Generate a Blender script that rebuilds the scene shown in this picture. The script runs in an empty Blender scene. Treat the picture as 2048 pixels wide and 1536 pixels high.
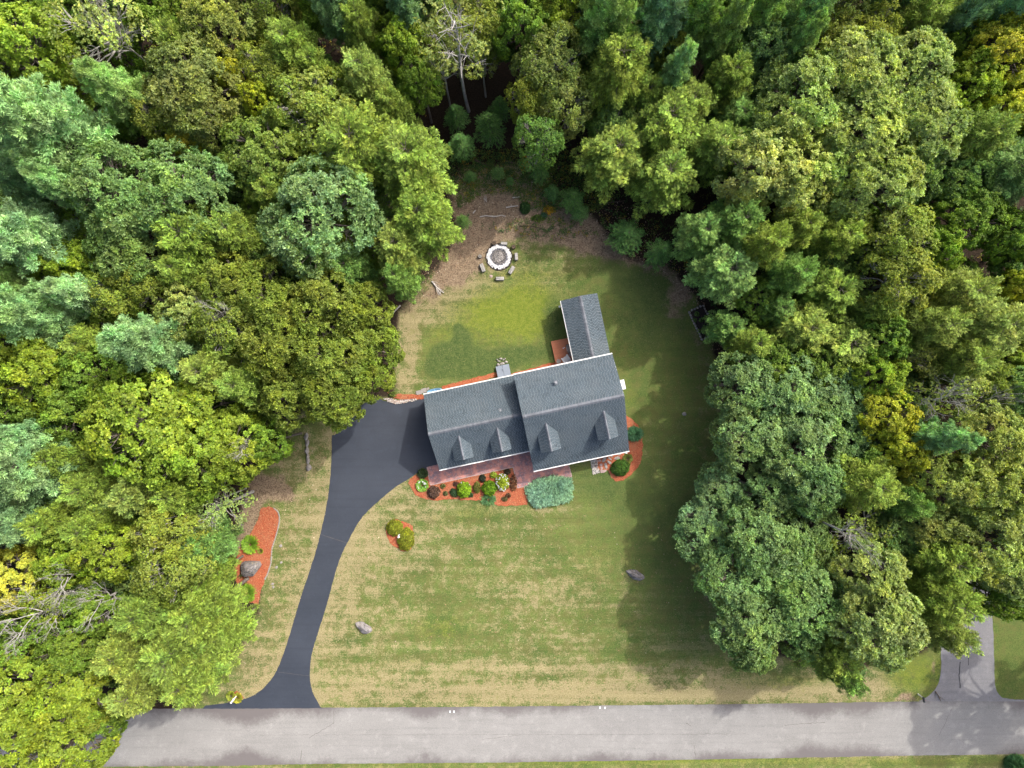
import bpy, math, random
import numpy as np
from mathutils import Vector, noise as mnoise

SC = bpy.context.scene
COL = SC.collection
CAMH, FPX = 80.0, 1420.0
SUN_EL, SUN_AZ = math.radians(48), math.radians(42)      # azimuth counted from +X towards +Y

# ------------------------------------------------------------------ camera, world, sun, exposure
cam_data = bpy.data.cameras.new('camera')
cam_data.sensor_width = 36.0
cam_data.lens = FPX / 2048.0 * 36.0
cam_data.clip_start = 1.0
cam_data.clip_end = 1500.0
cam = bpy.data.objects.new('camera', cam_data)
cam.location = (0, 0, CAMH)
cam.rotation_euler = (0, 0, 0)
COL.objects.link(cam)
SC.camera = cam

world = bpy.data.worlds.new('World')
SC.world = world
world.use_nodes = True
wn = world.node_tree.nodes
bg = next(n for n in wn if n.type == 'BACKGROUND')
sky = wn.new('ShaderNodeTexSky')
sky.sky_type = 'NISHITA'
sky.sun_disc = False
sky.sun_elevation = SUN_EL
sky.sun_rotation = math.radians(90) - SUN_AZ
sky.dust_density = 10.0
sky.ozone_density = 3.0
world.node_tree.links.new(sky.outputs[0], bg.inputs[0])
bg.inputs[1].default_value = 0.15

sd = bpy.data.lights.new('sun', 'SUN')
sd.energy = 2.0
sd.angle = math.radians(0.9)
sd.color = (1.0, 0.95, 0.86)
sun = bpy.data.objects.new('sun', sd)
sv = Vector((math.cos(SUN_EL)*math.cos(SUN_AZ), math.cos(SUN_EL)*math.sin(SUN_AZ), math.sin(SUN_EL)))
sun.rotation_euler = (-sv).to_track_quat('-Z', 'Y').to_euler()
sun.location = (60, 50, 90)
COL.objects.link(sun)

SC.view_settings.view_transform = 'Standard'
SC.view_settings.look = 'None'
SC.view_settings.gamma = 1.0
SC.view_settings.exposure = 1.2
SC.view_settings.use_curve_mapping = False
SC.cycles.max_bounces = 10
SC.cycles.diffuse_bounces = 8
SC.cycles.transmission_bounces = 8
SC.cycles.transparent_max_bounces = 4

# ------------------------------------------------------------------ helpers
def W(px, py, h=0.0):
    """world x, y of a point of the place that stands at height h (metres)"""
    s = (CAMH - h) / FPX
    return ((px - 1024) * s, (768 - py) * s)

def tag(o, label=None, cat=None, group=None, kind=None):
    if label: o['label'] = label
    if cat: o['category'] = cat
    if group: o['group'] = group
    if kind: o['kind'] = kind
    return o

def thing(name, label, cat, loc=(0, 0, 0), rz=0.0, group=None, scale=(1, 1, 1)):
    o = bpy.data.objects.new(name, None)
    o.empty_display_size = 0.3
    COL.objects.link(o)
    o.location = loc
    o.rotation_euler = (0, 0, rz)
    o.scale = scale
    return tag(o, label, cat, group)

def link(name, me, parent=None, loc=None, rz=None):
    o = bpy.data.objects.new(name, me)
    COL.objects.link(o)
    if parent: o.parent = parent
    if loc: o.location = loc
    if rz is not None: o.rotation_euler = (0, 0, rz)
    return o

def np_mesh(name, V, F, mat=None, col=None, smooth=False):
    """V (n,3); F (m,k); col (n,3) per point"""
    V = np.asarray(V, np.float32); F = np.asarray(F, np.int32)
    me = bpy.data.meshes.new(name)
    k = F.shape[1]; m = F.shape[0]
    me.vertices.add(len(V)); me.vertices.foreach_set('co', V.ravel())
    me.loops.add(m*k); me.loops.foreach_set('vertex_index', F.ravel())
    me.polygons.add(m)
    me.polygons.foreach_set('loop_start', np.arange(0, m*k, k, dtype=np.int32))
    me.polygons.foreach_set('loop_total', np.full(m, k, np.int32))
    if smooth: me.polygons.foreach_set('use_smooth', np.ones(m, bool))
    if col is not None:
        a = me.attributes.new('tone', 'FLOAT_COLOR', 'POINT')
        c = np.ones((len(V), 4), np.float32); c[:, :3] = col
        a.data.foreach_set('color', c.ravel())
    me.update(calc_edges=True)
    if mat: me.materials.append(mat)
    return me

class MB:
    """collects shapes, builds one mesh; keeps a tone per vertex"""
    def __init__(self): self.v, self.f, self.t = [], [], []
    def poly(self, pts, tone=1.0):
        n = len(self.v); self.v += [tuple(p) for p in pts]; self.t += [tone]*len(pts)
        self.f.append(tuple(range(n, n+len(pts)))); return self
    def box(self, c, s, rz=0.0, tone=1.0, taper=1.0):
        n = len(self.v); ca, sa = math.cos(rz), math.sin(rz)
        for k in (-1, 1):
            for (i, j) in ((-1, -1), (1, -1), (1, 1), (-1, 1)):
                q = taper if k > 0 else 1.0
                x, y = i*s[0]/2*q, j*s[1]/2*q
                self.v.append((c[0]+x*ca-y*sa, c[1]+x*sa+y*ca, c[2]+k*s[2]/2))
        self.t += [tone]*8
        for q in ((3, 2, 1, 0), (4, 5, 6, 7), (0, 1, 5, 4), (1, 2, 6, 5), (2, 3, 7, 6), (3, 0, 4, 7)):
            self.f.append(tuple(n+i for i in q))
        return self
    def prism(self, pts, z0, z1, tone=1.0):
        n = len(self.v); k = len(pts)
        ar = sum(pts[i][0]*pts[(i+1) % k][1]-pts[(i+1) % k][0]*pts[i][1] for i in range(k))
        if ar < 0: pts = pts[::-1]
        self.v += [(p[0], p[1], z0) for p in pts]+[(p[0], p[1], z1) for p in pts]
        self.t += [tone]*2*k
        self.f.append(tuple(range(n+k, n+2*k))); self.f.append(tuple(range(n+k-1, n-1, -1)))
        for i in range(k):
            j = (i+1) % k; self.f.append((n+i, n+j, n+k+j, n+k+i))
        return self
    def tube(self, path, radii, sides=6, tone=1.0, cap=True):
        n0 = len(self.v); m = len(path)
        P = [Vector(p) for p in path]
        for i in range(m):
            d = (P[min(i+1, m-1)]-P[max(i-1, 0)]).normalized()
            a = d.cross(Vector((0.3, 0.2, 1)) if abs(d.z) < 0.9 else Vector((1, 0.2, 0))).normalized(); b = d.cross(a)
            for k in range(sides):
                t = 2*math.pi*k/sides
                self.v.append(tuple(P[i]+(a*math.cos(t)+b*math.sin(t))*radii[i])); self.t.append(tone)
        for i in range(m-1):
            for k in range(sides):
                k2 = (k+1) % sides
                self.f.append((n0+i*sides+k, n0+(i+1)*sides+k, n0+(i+1)*sides+k2, n0+i*sides+k2))
        if cap:
            self.f.append(tuple(n0+k for k in range(sides)))
            self.f.append(tuple(n0+(m-1)*sides+k for k in reversed(range(sides))))
        return self
    def cyl(self, c, r, h, sides=16, tone=1.0, r2=None):
        return self.tube([(c[0], c[1], c[2]), (c[0], c[1], c[2]+h)], [r, r if r2 is None else r2], sides, tone)
    def mesh(self, name, mat=None, smooth=False):
        me = bpy.data.meshes.new(name)
        me.from_pydata(self.v, [], self.f)
        a = me.attributes.new('tone', 'FLOAT_COLOR', 'POINT')
        c = np.ones((len(self.v), 4), np.float32)
        for i, t in enumerate(self.t):
            c[i, :3] = t
        a.data.foreach_set('color', c.ravel())
        if smooth:
            for p in me.polygons: p.use_smooth = True
        me.update()
        if mat: me.materials.append(mat)
        return me
    def build(self, name, mat, parent=None, smooth=False, bevel=0.0):
        o = link(name, self.mesh(name, mat, smooth), parent)
        if bevel:
            b = o.modifiers.new('bevel', 'BEVEL'); b.width = bevel; b.segments = 2; b.limit_method = 'ANGLE'
        return o

# ------------------------------------------------------------------ materials
class NT:
    def __init__(self, name):
        self.m = bpy.data.materials.new(name); self.m.use_nodes = True
        self.t = self.m.node_tree; self.n = self.t.nodes
        self.b = self.n['Principled BSDF']; self.out = self.n['Material Output']
    def L(self, a, b): self.t.links.new(a, b)
    def set(self, sock, v):
        if isinstance(v, bpy.types.NodeSocket): self.L(v, sock)
        elif isinstance(v, tuple) and len(v) == 3 and sock.type == 'RGBA': sock.default_value = (*v, 1)
        else: sock.default_value = v
    def coord(self, kind='Object', scale=None, rot=None, loc=None):
        c = self.n.new('ShaderNodeTexCoord').outputs[kind]
        if scale or rot or loc:
            mp = self.n.new('ShaderNodeMapping'); self.L(c, mp.inputs[0])
            if scale: mp.inputs['Scale'].default_value = scale
            if rot: mp.inputs['Rotation'].default_value = rot
            if loc: mp.inputs['Location'].default_value = loc
            return mp.outputs[0]
        return c
    def noise(self, vec, scale, detail=3.0, rough=0.55, dist=0.0):
        k = self.n.new('ShaderNodeTexNoise'); k.inputs['Scale'].default_value = scale
        k.inputs['Detail'].default_value = detail; k.inputs['Roughness'].default_value = rough
        k.inputs['Distortion'].default_value = dist
        self.L(vec, k.inputs['Vector']); return k.outputs[0]
    def voro(self, vec, scale, out='Distance', feature='F1'):
        k = self.n.new('ShaderNodeTexVoronoi'); k.feature = feature; k.inputs['Scale'].default_value = scale
        self.L(vec, k.inputs['Vector']); return k.outputs[out]
    def math(self, op, a, b=0.0, c=0.0, clamp=False):
        k = self.n.new('ShaderNodeMath'); k.operation = op; k.use_clamp = clamp
        self.set(k.inputs[0], a); self.set(k.inputs[1], b)
        if op in ('MULTIPLY_ADD', 'SMOOTH_MIN'): self.set(k.inputs[2], c)
        return k.outputs[0]
    def rng(self, v, a, b, c=0.0, d=1.0, smooth=True):
        k = self.n.new('ShaderNodeMapRange')
        if smooth: k.interpolation_type = 'SMOOTHSTEP'
        self.set(k.inputs[0], v)
        for i, x in enumerate((a, b, c, d)): self.set(k.inputs[1+i], x)
        return k.outputs[0]
    def mix(self, f, a, b, mode='MIX'):
        k = self.n.new('ShaderNodeMix'); k.data_type = 'RGBA'; k.blend_type = mode; k.clamp_factor = True
        self.set(k.inputs[0], f); self.set(k.inputs[6], a); self.set(k.inputs[7], b); return k.outputs[2]
    def attr(self, name, out='Color'):
        k = self.n.new('ShaderNodeAttribute'); k.attribute_name = name; return k.outputs[out]
    def sep(self, c):
        k = self.n.new('ShaderNodeSeparateColor'); self.L(c, k.inputs[0]); return k.outputs
    def bump(self, h, strength=0.5, dist=0.05):
        k = self.n.new('ShaderNodeBump'); k.inputs['Strength'].default_value = strength
        k.inputs['Distance'].default_value = dist; self.L(h, k.inputs['Height']); self.L(k.outputs[0], self.b.inputs['Normal'])
    def done(self, col, rough=0.8, spec=0.3, alb=0.70):
        if alb != 1.0 and isinstance(col, bpy.types.NodeSocket): col = self.mix(1.0, col, (alb, alb, alb), 'MULTIPLY')
        self.set(self.b.inputs['Base Color'], col); self.set(self.b.inputs['Roughness'], rough)
        self.b.inputs['Specular IOR Level'].default_value = spec
        return self.m

def simple_mat(name, col, rough=0.7, spec=0.3, var=0.15, scale=4.0, bump=0.0, tone=True, metal=0.0):
    m = NT(name); v = m.coord()
    n = m.rng(m.noise(v, scale, 4), 0.3, 0.7, 1-var, 1+var, smooth=False)
    c = m.mix(1.0, col, n, 'MULTIPLY')
    if tone: c = m.mix(1.0, c, m.attr('tone'), 'MULTIPLY')
    if bump: m.bump(m.noise(v, scale*4, 3), bump, 0.02)
    m.b.inputs['Metallic'].default_value = metal
    return m.done(c, rough, spec)

def leaf_mat(name, rough=0.55, spec=0.3, trans=0.45, obcol=True, col=(1, 1, 1), nscale=0.5):
    m = NT(name)
    c = m.attr('tone')
    if obcol:
        oi = m.n.new('ShaderNodeObjectInfo')
        c = m.mix(1.0, c, oi.outputs['Color'], 'MULTIPLY')
        g = m.coord()
        nn = m.noise(g, nscale, 2)
        sh = m.rng(nn, 0.35, 0.7, 0, 1)
        c = m.mix(m.math('MULTIPLY', sh, 0.55), c, m.mix(1.0, c, (1.28, 1.15, 0.85), 'MULTIPLY'))
    else:
        c = m.mix(1.0, c, col, 'MULTIPLY')
    m.done(c, rough, spec, 1.0)
    tr = m.n.new('ShaderNodeBsdfTranslucent')
    m.L(m.mix(1.0, c, (1.25, 1.25, 0.5), 'MULTIPLY'), tr.inputs[0])
    mx = m.n.new('ShaderNodeMixShader'); mx.inputs[0].default_value = trans
    m.L(m.b.outputs[0], mx.inputs[1]); m.L(tr.outputs[0], mx.inputs[2]); m.L(mx.outputs[0], m.out.inputs[0])
    return m.m

M = {}
M['leaf'] = leaf_mat('broad_leaf')
M['needle'] = leaf_mat('needle_leaf', rough=0.6, spec=0.25, trans=0.2)
M['bark'] = simple_mat('bark', (0.17, 0.145, 0.125), 0.9, 0.1, 0.35, 3, 0.5)
M['pale_bark'] = simple_mat('pale_bark', (0.46, 0.44, 0.41), 0.8, 0.1, 0.3, 2.5, 0.2)
M['white_paint'] = simple_mat('white_paint', (0.80, 0.80, 0.79), 0.5, 0.3, 0.04, 3)
M['slate_paint'] = simple_mat('slate_paint', (0.20, 0.235, 0.29), 0.5, 0.3, 0.06, 3)
M['glass'] = simple_mat('window_glass', (0.03, 0.04, 0.05), 0.08, 0.6, 0.0, 1, tone=False)
M['wood_grey'] = simple_mat('weathered_wood', (0.33, 0.31, 0.28), 0.9, 0.1, 0.35, 7, 0.3)
M['wood_brown'] = simple_mat('cut_wood', (0.12, 0.09, 0.065), 0.9, 0.1, 0.3, 9, 0.3)
M['driftwood'] = simple_mat('driftwood', (0.58, 0.54, 0.49), 0.9, 0.1, 0.2, 5, 0.2)
M['granite'] = simple_mat('pale_granite', (0.302, 0.281, 0.259), 0.85, 0.2, 0.25, 8, 0.3)
M['white_stone'] = simple_mat('white_quartz', (0.85, 0.85, 0.84), 0.7, 0.3, 0.08, 9)
M['blue_plastic'] = simple_mat('blue_plastic', (0.20, 0.40, 0.62), 0.35, 0.5, 0.12, 2)
M['dark_metal'] = simple_mat('dark_metal', (0.03, 0.03, 0.035), 0.4, 0.5, 0.1, 5)
M['grey_metal'] = simple_mat('grey_metal', (0.27, 0.23, 0.23), 0.5, 0.5, 0.12, 4)
M['white_plastic'] = simple_mat('white_plastic', (0.85, 0.86, 0.88), 0.35, 0.5, 0.03, 4)
M['pink_stone'] = simple_mat('pinkish_paver', (0.42, 0.31, 0.29), 0.85, 0.2, 0.2, 9)
M['deck_wood'] = simple_mat('orange_deck_stain', (0.62, 0.24, 0.13), 0.75, 0.2, 0.14, 3, 0.1)
M['soil'] = simple_mat('dark_soil', (0.035, 0.028, 0.025), 0.95, 0.1, 0.4, 9, 0.6)

def mulch_mat():
    m = NT('red_mulch'); v = m.coord()
    vv = m.voro(v, 16, 'Color'); s = m.sep(vv)
    c = m.mix(s[0], (0.30, 0.068, 0.032), (0.52, 0.17, 0.085))
    c = m.mix(m.rng(m.noise(v, 0.7, 3), 0.42, 0.72), c, (0.42, 0.16, 0.085))
    c = m.mix(m.rng(s[1], 0.93, 0.96, 0, 0.6), c, (0.5, 0.36, 0.18))
    c = m.mix(m.rng(s[2], 0.0, 0.16, 0.65, 0), c, (0.13, 0.03, 0.02))
    m.bump(m.voro(v, 22), 0.8, 0.05)
    return m.done(c, 0.95, 0.1)
M['mulch'] = mulch_mat()

def rock_mat():
    m = NT('boulder_rock'); v = m.coord(scale=(1, 3.2, 1))
    n = m.noise(v, 2.2, 6, 0.65, 0.6)
    c = m.mix(m.rng(n, 0.36, 0.62), (0.10, 0.095, 0.095), (0.33, 0.31, 0.31))
    c = m.mix(m.rng(m.noise(m.coord(), 5, 4), 0.55, 0.68, 0, 0.55), c, (0.42, 0.34, 0.22))
    m.bump(m.noise(v, 5, 6), 0.9, 0.08)
    return m.done(c, 0.85, 0.2)
M['rock'] = rock_mat()

def shingle_mat():
    m = NT('slate_grey_shingle'); v = m.coord()
    t = m.sep(m.attr('tone'))[0]
    c = m.mix(m.rng(t, 0.0, 1.0, 0, 1, False), (0.040, 0.056, 0.070), (0.112, 0.148, 0.175))
    g = m.noise(v, 38, 2, 0.7)
    c = m.mix(1.0, c, m.rng(g, 0.3, 0.7, 0.6, 1.4, False), 'MULTIPLY')
    c = m.mix(m.rng(m.noise(v, 0.45, 3), 0.4, 0.75, 0, 0.3), c, (0.13, 0.15, 0.16))
    m.bump(g, 0.4, 0.01)
    return m.done(c, 0.85, 0.25)
M['shingle'] = shingle_mat()
M['ridge'] = simple_mat('ridge_shingle', (0.145, 0.158, 0.182), 0.85, 0.25, 0.2, 25, 0.2)

def brick_paving():
    m = NT('red_brick_paving'); v = m.coord()
    b = m.n.new('ShaderNodeTexBrick')
    m.L(v, b.inputs['Vector'])
    for k, x in (('Scale', 1.0), ('Mortar Size', 0.012), ('Brick Width', 0.21), ('Row Height', 0.105), ('Bias', 0.0)):
        b.inputs[k].default_value = x
    b.inputs['Color1'].default_value = (0.42, 0.14, 0.12, 1)
    b.inputs['Color2'].default_value = (0.22, 0.15, 0.18, 1)
    b.inputs['Mortar'].default_value = (0.28, 0.22, 0.20, 1)
    c = m.mix(m.rng(m.noise(v, 5, 3, 0.7), 0.40, 0.60, 0, 0.75), b.outputs[0], (0.21, 0.15, 0.18))
    c = m.mix(m.rng(m.noise(v, 1.1, 5, 0.7), 0.44, 0.60, 0, 0.75), c, (0.62, 0.27, 0.21))
    c = m.mix(m.rng(m.noise(v, 7, 4, 0.8), 0.54, 0.66, 0, 0.8), c, (0.60, 0.42, 0.38))
    m.bump(b.outputs['Fac'], -0.5, 0.01)
    return m.done(c, 0.85, 0.25)
M['brick'] = brick_paving()

def siding():
    m = NT('clapboard_siding')
    c = m.mix(m.rng(m.noise(m.coord(), 2, 3), 0.3, 0.7), (0.62, 0.60, 0.55), (0.70, 0.68, 0.63))
    s = m.n.new('ShaderNodeTexWave'); s.bands_direction = 'Z'; s.wave_profile = 'SAW'; s.inputs['Scale'].default_value = 2.6
    m.L(m.coord(), s.inputs[0]); m.bump(s.outputs[0], 0.6, 0.02)
    return m.done(c, 0.7, 0.2)
M['siding'] = siding()

def asphalt(name, base, var, speck, edge=None):
    m = NT(name); v = m.coord()
    n = m.noise(v, 0.22, 4, 0.6)
    c = m.mix(m.rng(n, 0.3, 0.7), base, var)
    st = m.noise(m.coord(scale=(0.12, 2.2, 1)), 1.0, 3)
    c = m.mix(m.rng(st, 0.45, 0.75, 0, 0.4), c, tuple(x*0.78 for x in base))
    blot = m.noise(v, 0.9, 6, 0.75)
    c = m.mix(m.rng(blot, 0.50, 0.70, 0, 0.6), c, tuple(x*1.4 for x in base))
    c = m.mix(m.rng(m.noise(v, 2.2, 5, 0.8), 0.57, 0.70, 0, 0.4), c, tuple(x*0.6 for x in base))
    sp = m.noise(v, 16, 2, 0.8)
    c = m.mix(1.0, c, m.rng(sp, 0.3, 0.7, 1-speck, 1+speck, False), 'MULTIPLY')
    if edge:
        # old tar stain washed along the two verges of the road
        y = m.n.new('ShaderNodeSeparateXYZ'); m.L(v, y.inputs[0])
        wob = m.math('MULTIPLY', m.math('SUBTRACT', m.noise(m.coord(scale=(1, 0.3, 1)), 0.06, 4, 0.6), 0.5), 9.0)
        d = m.math('ADD', m.math('ABSOLUTE', y.outputs[1]), m.math('MULTIPLY', m.math('SUBTRACT', m.noise(v, 1.6, 6, 0.8), 0.5), 2.2))
        f = m.rng(m.math('ADD', d, wob), 1.9, 3.5, 0, 0.9)
        c = m.mix(f, c, edge)
    m.bump(sp, 0.35, 0.01)
    return m
_a = asphalt('road_asphalt', (0.248, 0.244, 0.235), (0.280, 0.276, 0.266), 0.26, (0.135, 0.122, 0.122)); 
def _fin(a, rough, spec):
    last = [n for n in a.n if n.type == 'MIX'][-1].outputs[2]
    return a.done(last, rough, spec)
M['road'] = _fin(_a, 0.9, 0.2)
M['drive'] = _fin(asphalt('sealed_asphalt', (0.029, 0.037, 0.053), (0.040, 0.049, 0.067), 0.14), 0.62, 0.35)
M['drive_old'] = _fin(asphalt('old_asphalt', (0.19, 0.19, 0.205), (0.225, 0.22, 0.225), 0.2), 0.9, 0.2)
M['tar'] = simple_mat('tar', (0.025, 0.027, 0.032), 0.6, 0.4, 0.1, 5)
M['old_crack'] = simple_mat('crack_fill', (0.15, 0.135, 0.13), 0.9, 0.1, 0.3, 5)

def ground_mat():
    m = NT('ground_cover'); v = m.coord()
    a = m.sep(m.attr('za')); b = m.sep(m.attr('zb'))
    big = m.noise(v, 0.16, 4, 0.6)
    med = m.noise(v, 0.75, 5, 0.65)
    fine = m.noise(v, 6.5, 4, 0.75)
    vfine = m.noise(v, 22, 2, 0.7)
    streak = m.noise(m.coord(scale=(0.05, 0.95, 1)), 1.0, 4, 0.6)
    streak2 = m.noise(m.coord(scale=(0.14, 0.5, 1), rot=(0, 0, 0.35)), 1.0, 4, 0.6)
    # dry straw against green grass
    mid = m.noise(v, 2.0, 6, 0.75)
    def add(base, src, k):
        return m.math('ADD', base, m.math('MULTIPLY', m.math('SUBTRACT', src, 0.5), k))
    dsum = add(m.math('SUBTRACT', a[1], 0.12), med, 2.3)
    dsum = add(dsum, streak, 1.3)
    dsum = add(dsum, mid, 1.7)
    dsum = add(dsum, fine, 1.5)
    dsum = add(dsum, vfine, 0.7)
    dsum = add(dsum, big, 0.6)
    dry = m.rng(dsum, 0.12, 0.88)
    hue = m.noise(m.coord(loc=(31, 7, 0)), 0.9, 5, 0.7)
    green = m.mix(m.rng(add(fine, big, 0.6), 0.3, 0.7), (0.070, 0.122, 0.030), (0.180, 0.225, 0.060))
    green = m.mix(m.rng(hue, 0.40, 0.62, 0, 0.6), green, (0.165, 0.155, 0.055))
    straw = m.mix(m.rng(add(fine, vfine, 1.0), 0.3, 0.7), (0.215, 0.190, 0.085), (0.40, 0.340, 0.190))
    c = m.mix(dry, green, straw)
    c = m.mix(1.0, c, m.rng(add(streak, mid, .5), .3, .7, .88, 1.12, False), 'MULTIPLY')
    lush = m.rng(add(add(add(m.math('MULTIPLY', a[2], .8), med, 1.6), mid, 1.2), fine, .6), 0.15, 1.0)
    c = m.mix(lush, c, m.mix(m.rng(add(fine, mid, .8), .3, .7), (0.12, 0.18, 0.022), (0.235, 0.265, 0.045)))
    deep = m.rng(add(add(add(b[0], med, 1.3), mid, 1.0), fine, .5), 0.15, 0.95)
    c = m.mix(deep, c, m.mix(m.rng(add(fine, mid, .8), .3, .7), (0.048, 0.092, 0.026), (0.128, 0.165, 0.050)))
    red = m.rng(m.math('ADD', b[1], m.math('MULTIPLY', m.math('SUBTRACT', med, 0.5), 1.4)), 0.25, 0.75)
    litter = m.mix(m.rng(add(fine, mid, .6), 0.3, 0.7), (0.12, 0.082, 0.055), (0.40, 0.305, 0.205))
    c = m.mix(red, c, litter)
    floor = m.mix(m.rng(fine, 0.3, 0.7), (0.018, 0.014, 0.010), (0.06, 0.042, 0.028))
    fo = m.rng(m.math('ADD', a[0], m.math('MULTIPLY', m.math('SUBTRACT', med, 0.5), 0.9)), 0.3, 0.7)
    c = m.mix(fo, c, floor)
    c = m.mix(1.0, c, m.rng(vfine, 0.3, 0.7, 0.68, 1.32, False), 'MULTIPLY')
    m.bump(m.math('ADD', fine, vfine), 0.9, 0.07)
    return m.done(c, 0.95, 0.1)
M['ground'] = ground_mat()
# ------------------------------------------------------------------ ground
def pip(X, Y, poly):
    inside = np.zeros(X.shape, bool); n = len(poly)
    for i in range(n):
        x1, y1 = poly[i]; x2, y2 = poly[(i+1) % n]
        c = ((y1 > Y) != (y2 > Y)) & (X < (x2-x1)*(Y-y1)/((y2-y1)+1e-12)+x1)
        inside ^= c
    return inside

def pdist(X, Y, poly, closed=True):
    d = np.full(X.shape, 1e9); n = len(poly)
    for i in range(n if closed else n-1):
        x1, y1 = poly[i]; x2, y2 = poly[(i+1) % n]
        dx, dy = x2-x1, y2-y1; L = dx*dx+dy*dy+1e-12
        t = np.clip(((X-x1)*dx+(Y-y1)*dy)/L, 0, 1)
        d = np.minimum(d, np.hypot(X-x1-t*dx, Y-y1-t*dy))
    return d

LAWN = [W(*p) for p in [(330, 1440), (400, 1360), (470, 1310), (520, 1220), (520, 1140), (470, 1110), (480, 1020), (500, 960), (560, 900), (600, 820), (700, 810), (790, 790),
        (790, 700), (800, 620), (840, 575), (890, 520), (915, 450), (900, 390), (920, 335), (1010, 325), (1090, 340), (1130, 390), (1190, 440), (1260, 520), (1330, 530), (1390, 590), (1420, 680),
        (1440, 760), (1460, 850), (1470, 950), (1470, 1100), (1490, 1200), (1510, 1290), (1580, 1320), (1700, 1340), (1870, 1300), (1890, 1230), (1890, 1440)]]
LAWN_EAST = [W(*p) for p in [(1980, 1230), (2150, 1200), (2150, 1440), (1980, 1440)]]
LAWN_SOUTH = [W(*p) for p in [(-500, 1500), (2600, 1490), (2600, 1640), (-500, 1640)]]

gx = np.concatenate([[-500, -300, -180, -110], np.arange(-80, 80.01, 0.5), [110, 180, 300, 500]])
gy = np.concatenate([[-500, -300, -180, -100], np.arange(-62, 62.01, 0.5), [100, 180, 300, 500]])
GX, GY = np.meshgrid(gx, gy)
lawn = pip(GX, GY, LAWN) | pip(GX, GY, LAWN_EAST) | pip(GX, GY, LAWN_SOUTH)
dist = np.minimum(np.minimum(pdist(GX, GY, LAWN), pdist(GX, GY, LAWN_EAST)), pdist(GX, GY, LAWN_SOUTH))
sdf = np.where(lawn, dist, -dist)
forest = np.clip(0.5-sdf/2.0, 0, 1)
def blob(px, py, rx, ry, rot=0.0, amp=1.0, p=2.0):
    cx, cy = W(px, py); s = CAMH/FPX
    dx, dy = GX-cx, GY-cy; r = math.radians(rot); c, sn = math.cos(r), math.sin(r)
    u, v = (dx*c+dy*sn)/(rx*s), (-dx*sn+dy*c)/(ry*s)
    return amp*np.exp(-(u*u+v*v)**(p/2))
dry = np.full(GX.shape, 0.33)
for b in [(1000, 1385, 480, 26, 0, .55), (1500, 1385, 330, 20, 0, .55), (740, 1290, 130, 130, 0, .15), (790, 1100, 80, 70, 0, .30), (850, 1010, 60, 30, 0, .35), (620, 1100, 60, 260, -15, .25), (600, 960, 40, 80, 0, .2),
          (880, 600, 120, 50, 25, .6), (810, 720, 26, 90, 0, .5), (830, 690, 14, 40, 0, .4), (690, 1180, 40, 160, -20, .3), (1350, 1290, 200, 16, 0, .4), (1000, 1330, 220, 14, 0, .35), (1300, 1340, 220, 14, 0, .35),
          (1130, 600, 50, 30, 0, .2), (1090, 560, 40, 20, 0, .3), (520, 1330, 40, 60, 0, .35), (1000, 1180, 120, 30, 10, .1), (1740, 1360, 60, 26, 0, .6), (1100, 1200, 100, 60, 0, .12), (1700, 1524, 120, 10, 0, .3), (1300, 1534, 300, 6, 0, .3)]:
    dry += blob(*b)
for b in [(900, 1250, 90, 70, 0, .22), (1340, 900, 120, 360, 0, .3), (1250, 640, 120, 120, 0, .55), (900, 700, 80, 50, 0, .5), (1060, 700, 60, 30, 0, .4), (1230, 1290, 60, 40, 0, .3), (1250, 1050, 140, 80, 0, .35), (1830, 1340, 60, 70, 0, .6), (2020, 1330, 60, 100, 0, .7), (1500, 1530, 900, 10, 0, .25)]:
    dry -= blob(*b)
DRIVE_L = [W(*p) for p in [(664, 872), (661, 950), (646, 1045), (620, 1140), (588, 1240), (556, 1335), (520, 1382), (480, 1400)]]
DRIVE_R = [W(*p) for p in [(641, 1414), (624, 1380), (621, 1325), (641, 1250), (668, 1155), (700, 1075), (760, 1000), (822, 955)]]
dd_ = np.minimum(pdist(GX, GY, DRIVE_L, False), pdist(GX, GY, DRIVE_R, False))
dry += 0.32*np.exp(-(dd_/0.6)**2)
lush = np.zeros(GX.shape)
for b in [(990, 625, 110, 55, 15, 1.1), (1070, 600, 60, 40, 0, .5), (1060, 650, 60, 45, 0, .8), (870, 690, 40, 26, 20, .35), (900, 1255, 60, 40, 0, .35), (840, 1260, 70, 30, 0, .3), (1190, 1120, 60, 60, 0, .3), (1830, 1340, 70, 60, 0, .9),
          (1560, 1365, 120, 18, 0, .6), (2030, 1340, 60, 80, 0, .6), (1000, 1160, 160, 40, 0, .15), (800, 1330, 200, 14, 0, .2), (1060, 545, 60, 20, 0, .4), (1200, 1523, 1200, 9, 0, .8), (940, 1028, 70, 20, 0, .5), (1260, 790, 18, 40, 0, .5)]:
    lush += blob(*b)
deep = np.zeros(GX.shape)  # darker green grass; beside the ell and eastern trees, their shade is painted in
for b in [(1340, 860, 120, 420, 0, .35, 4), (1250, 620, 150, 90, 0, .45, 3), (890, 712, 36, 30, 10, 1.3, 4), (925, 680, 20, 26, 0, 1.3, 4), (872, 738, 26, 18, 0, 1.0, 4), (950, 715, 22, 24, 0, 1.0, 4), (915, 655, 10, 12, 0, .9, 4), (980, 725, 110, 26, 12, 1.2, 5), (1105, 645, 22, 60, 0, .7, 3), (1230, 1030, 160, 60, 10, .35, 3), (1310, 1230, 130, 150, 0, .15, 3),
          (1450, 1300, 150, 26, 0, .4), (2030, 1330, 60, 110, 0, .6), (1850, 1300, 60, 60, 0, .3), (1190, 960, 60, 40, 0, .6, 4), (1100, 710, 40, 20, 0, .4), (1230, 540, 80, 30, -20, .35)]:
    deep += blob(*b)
red = np.zeros(GX.shape)
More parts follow.
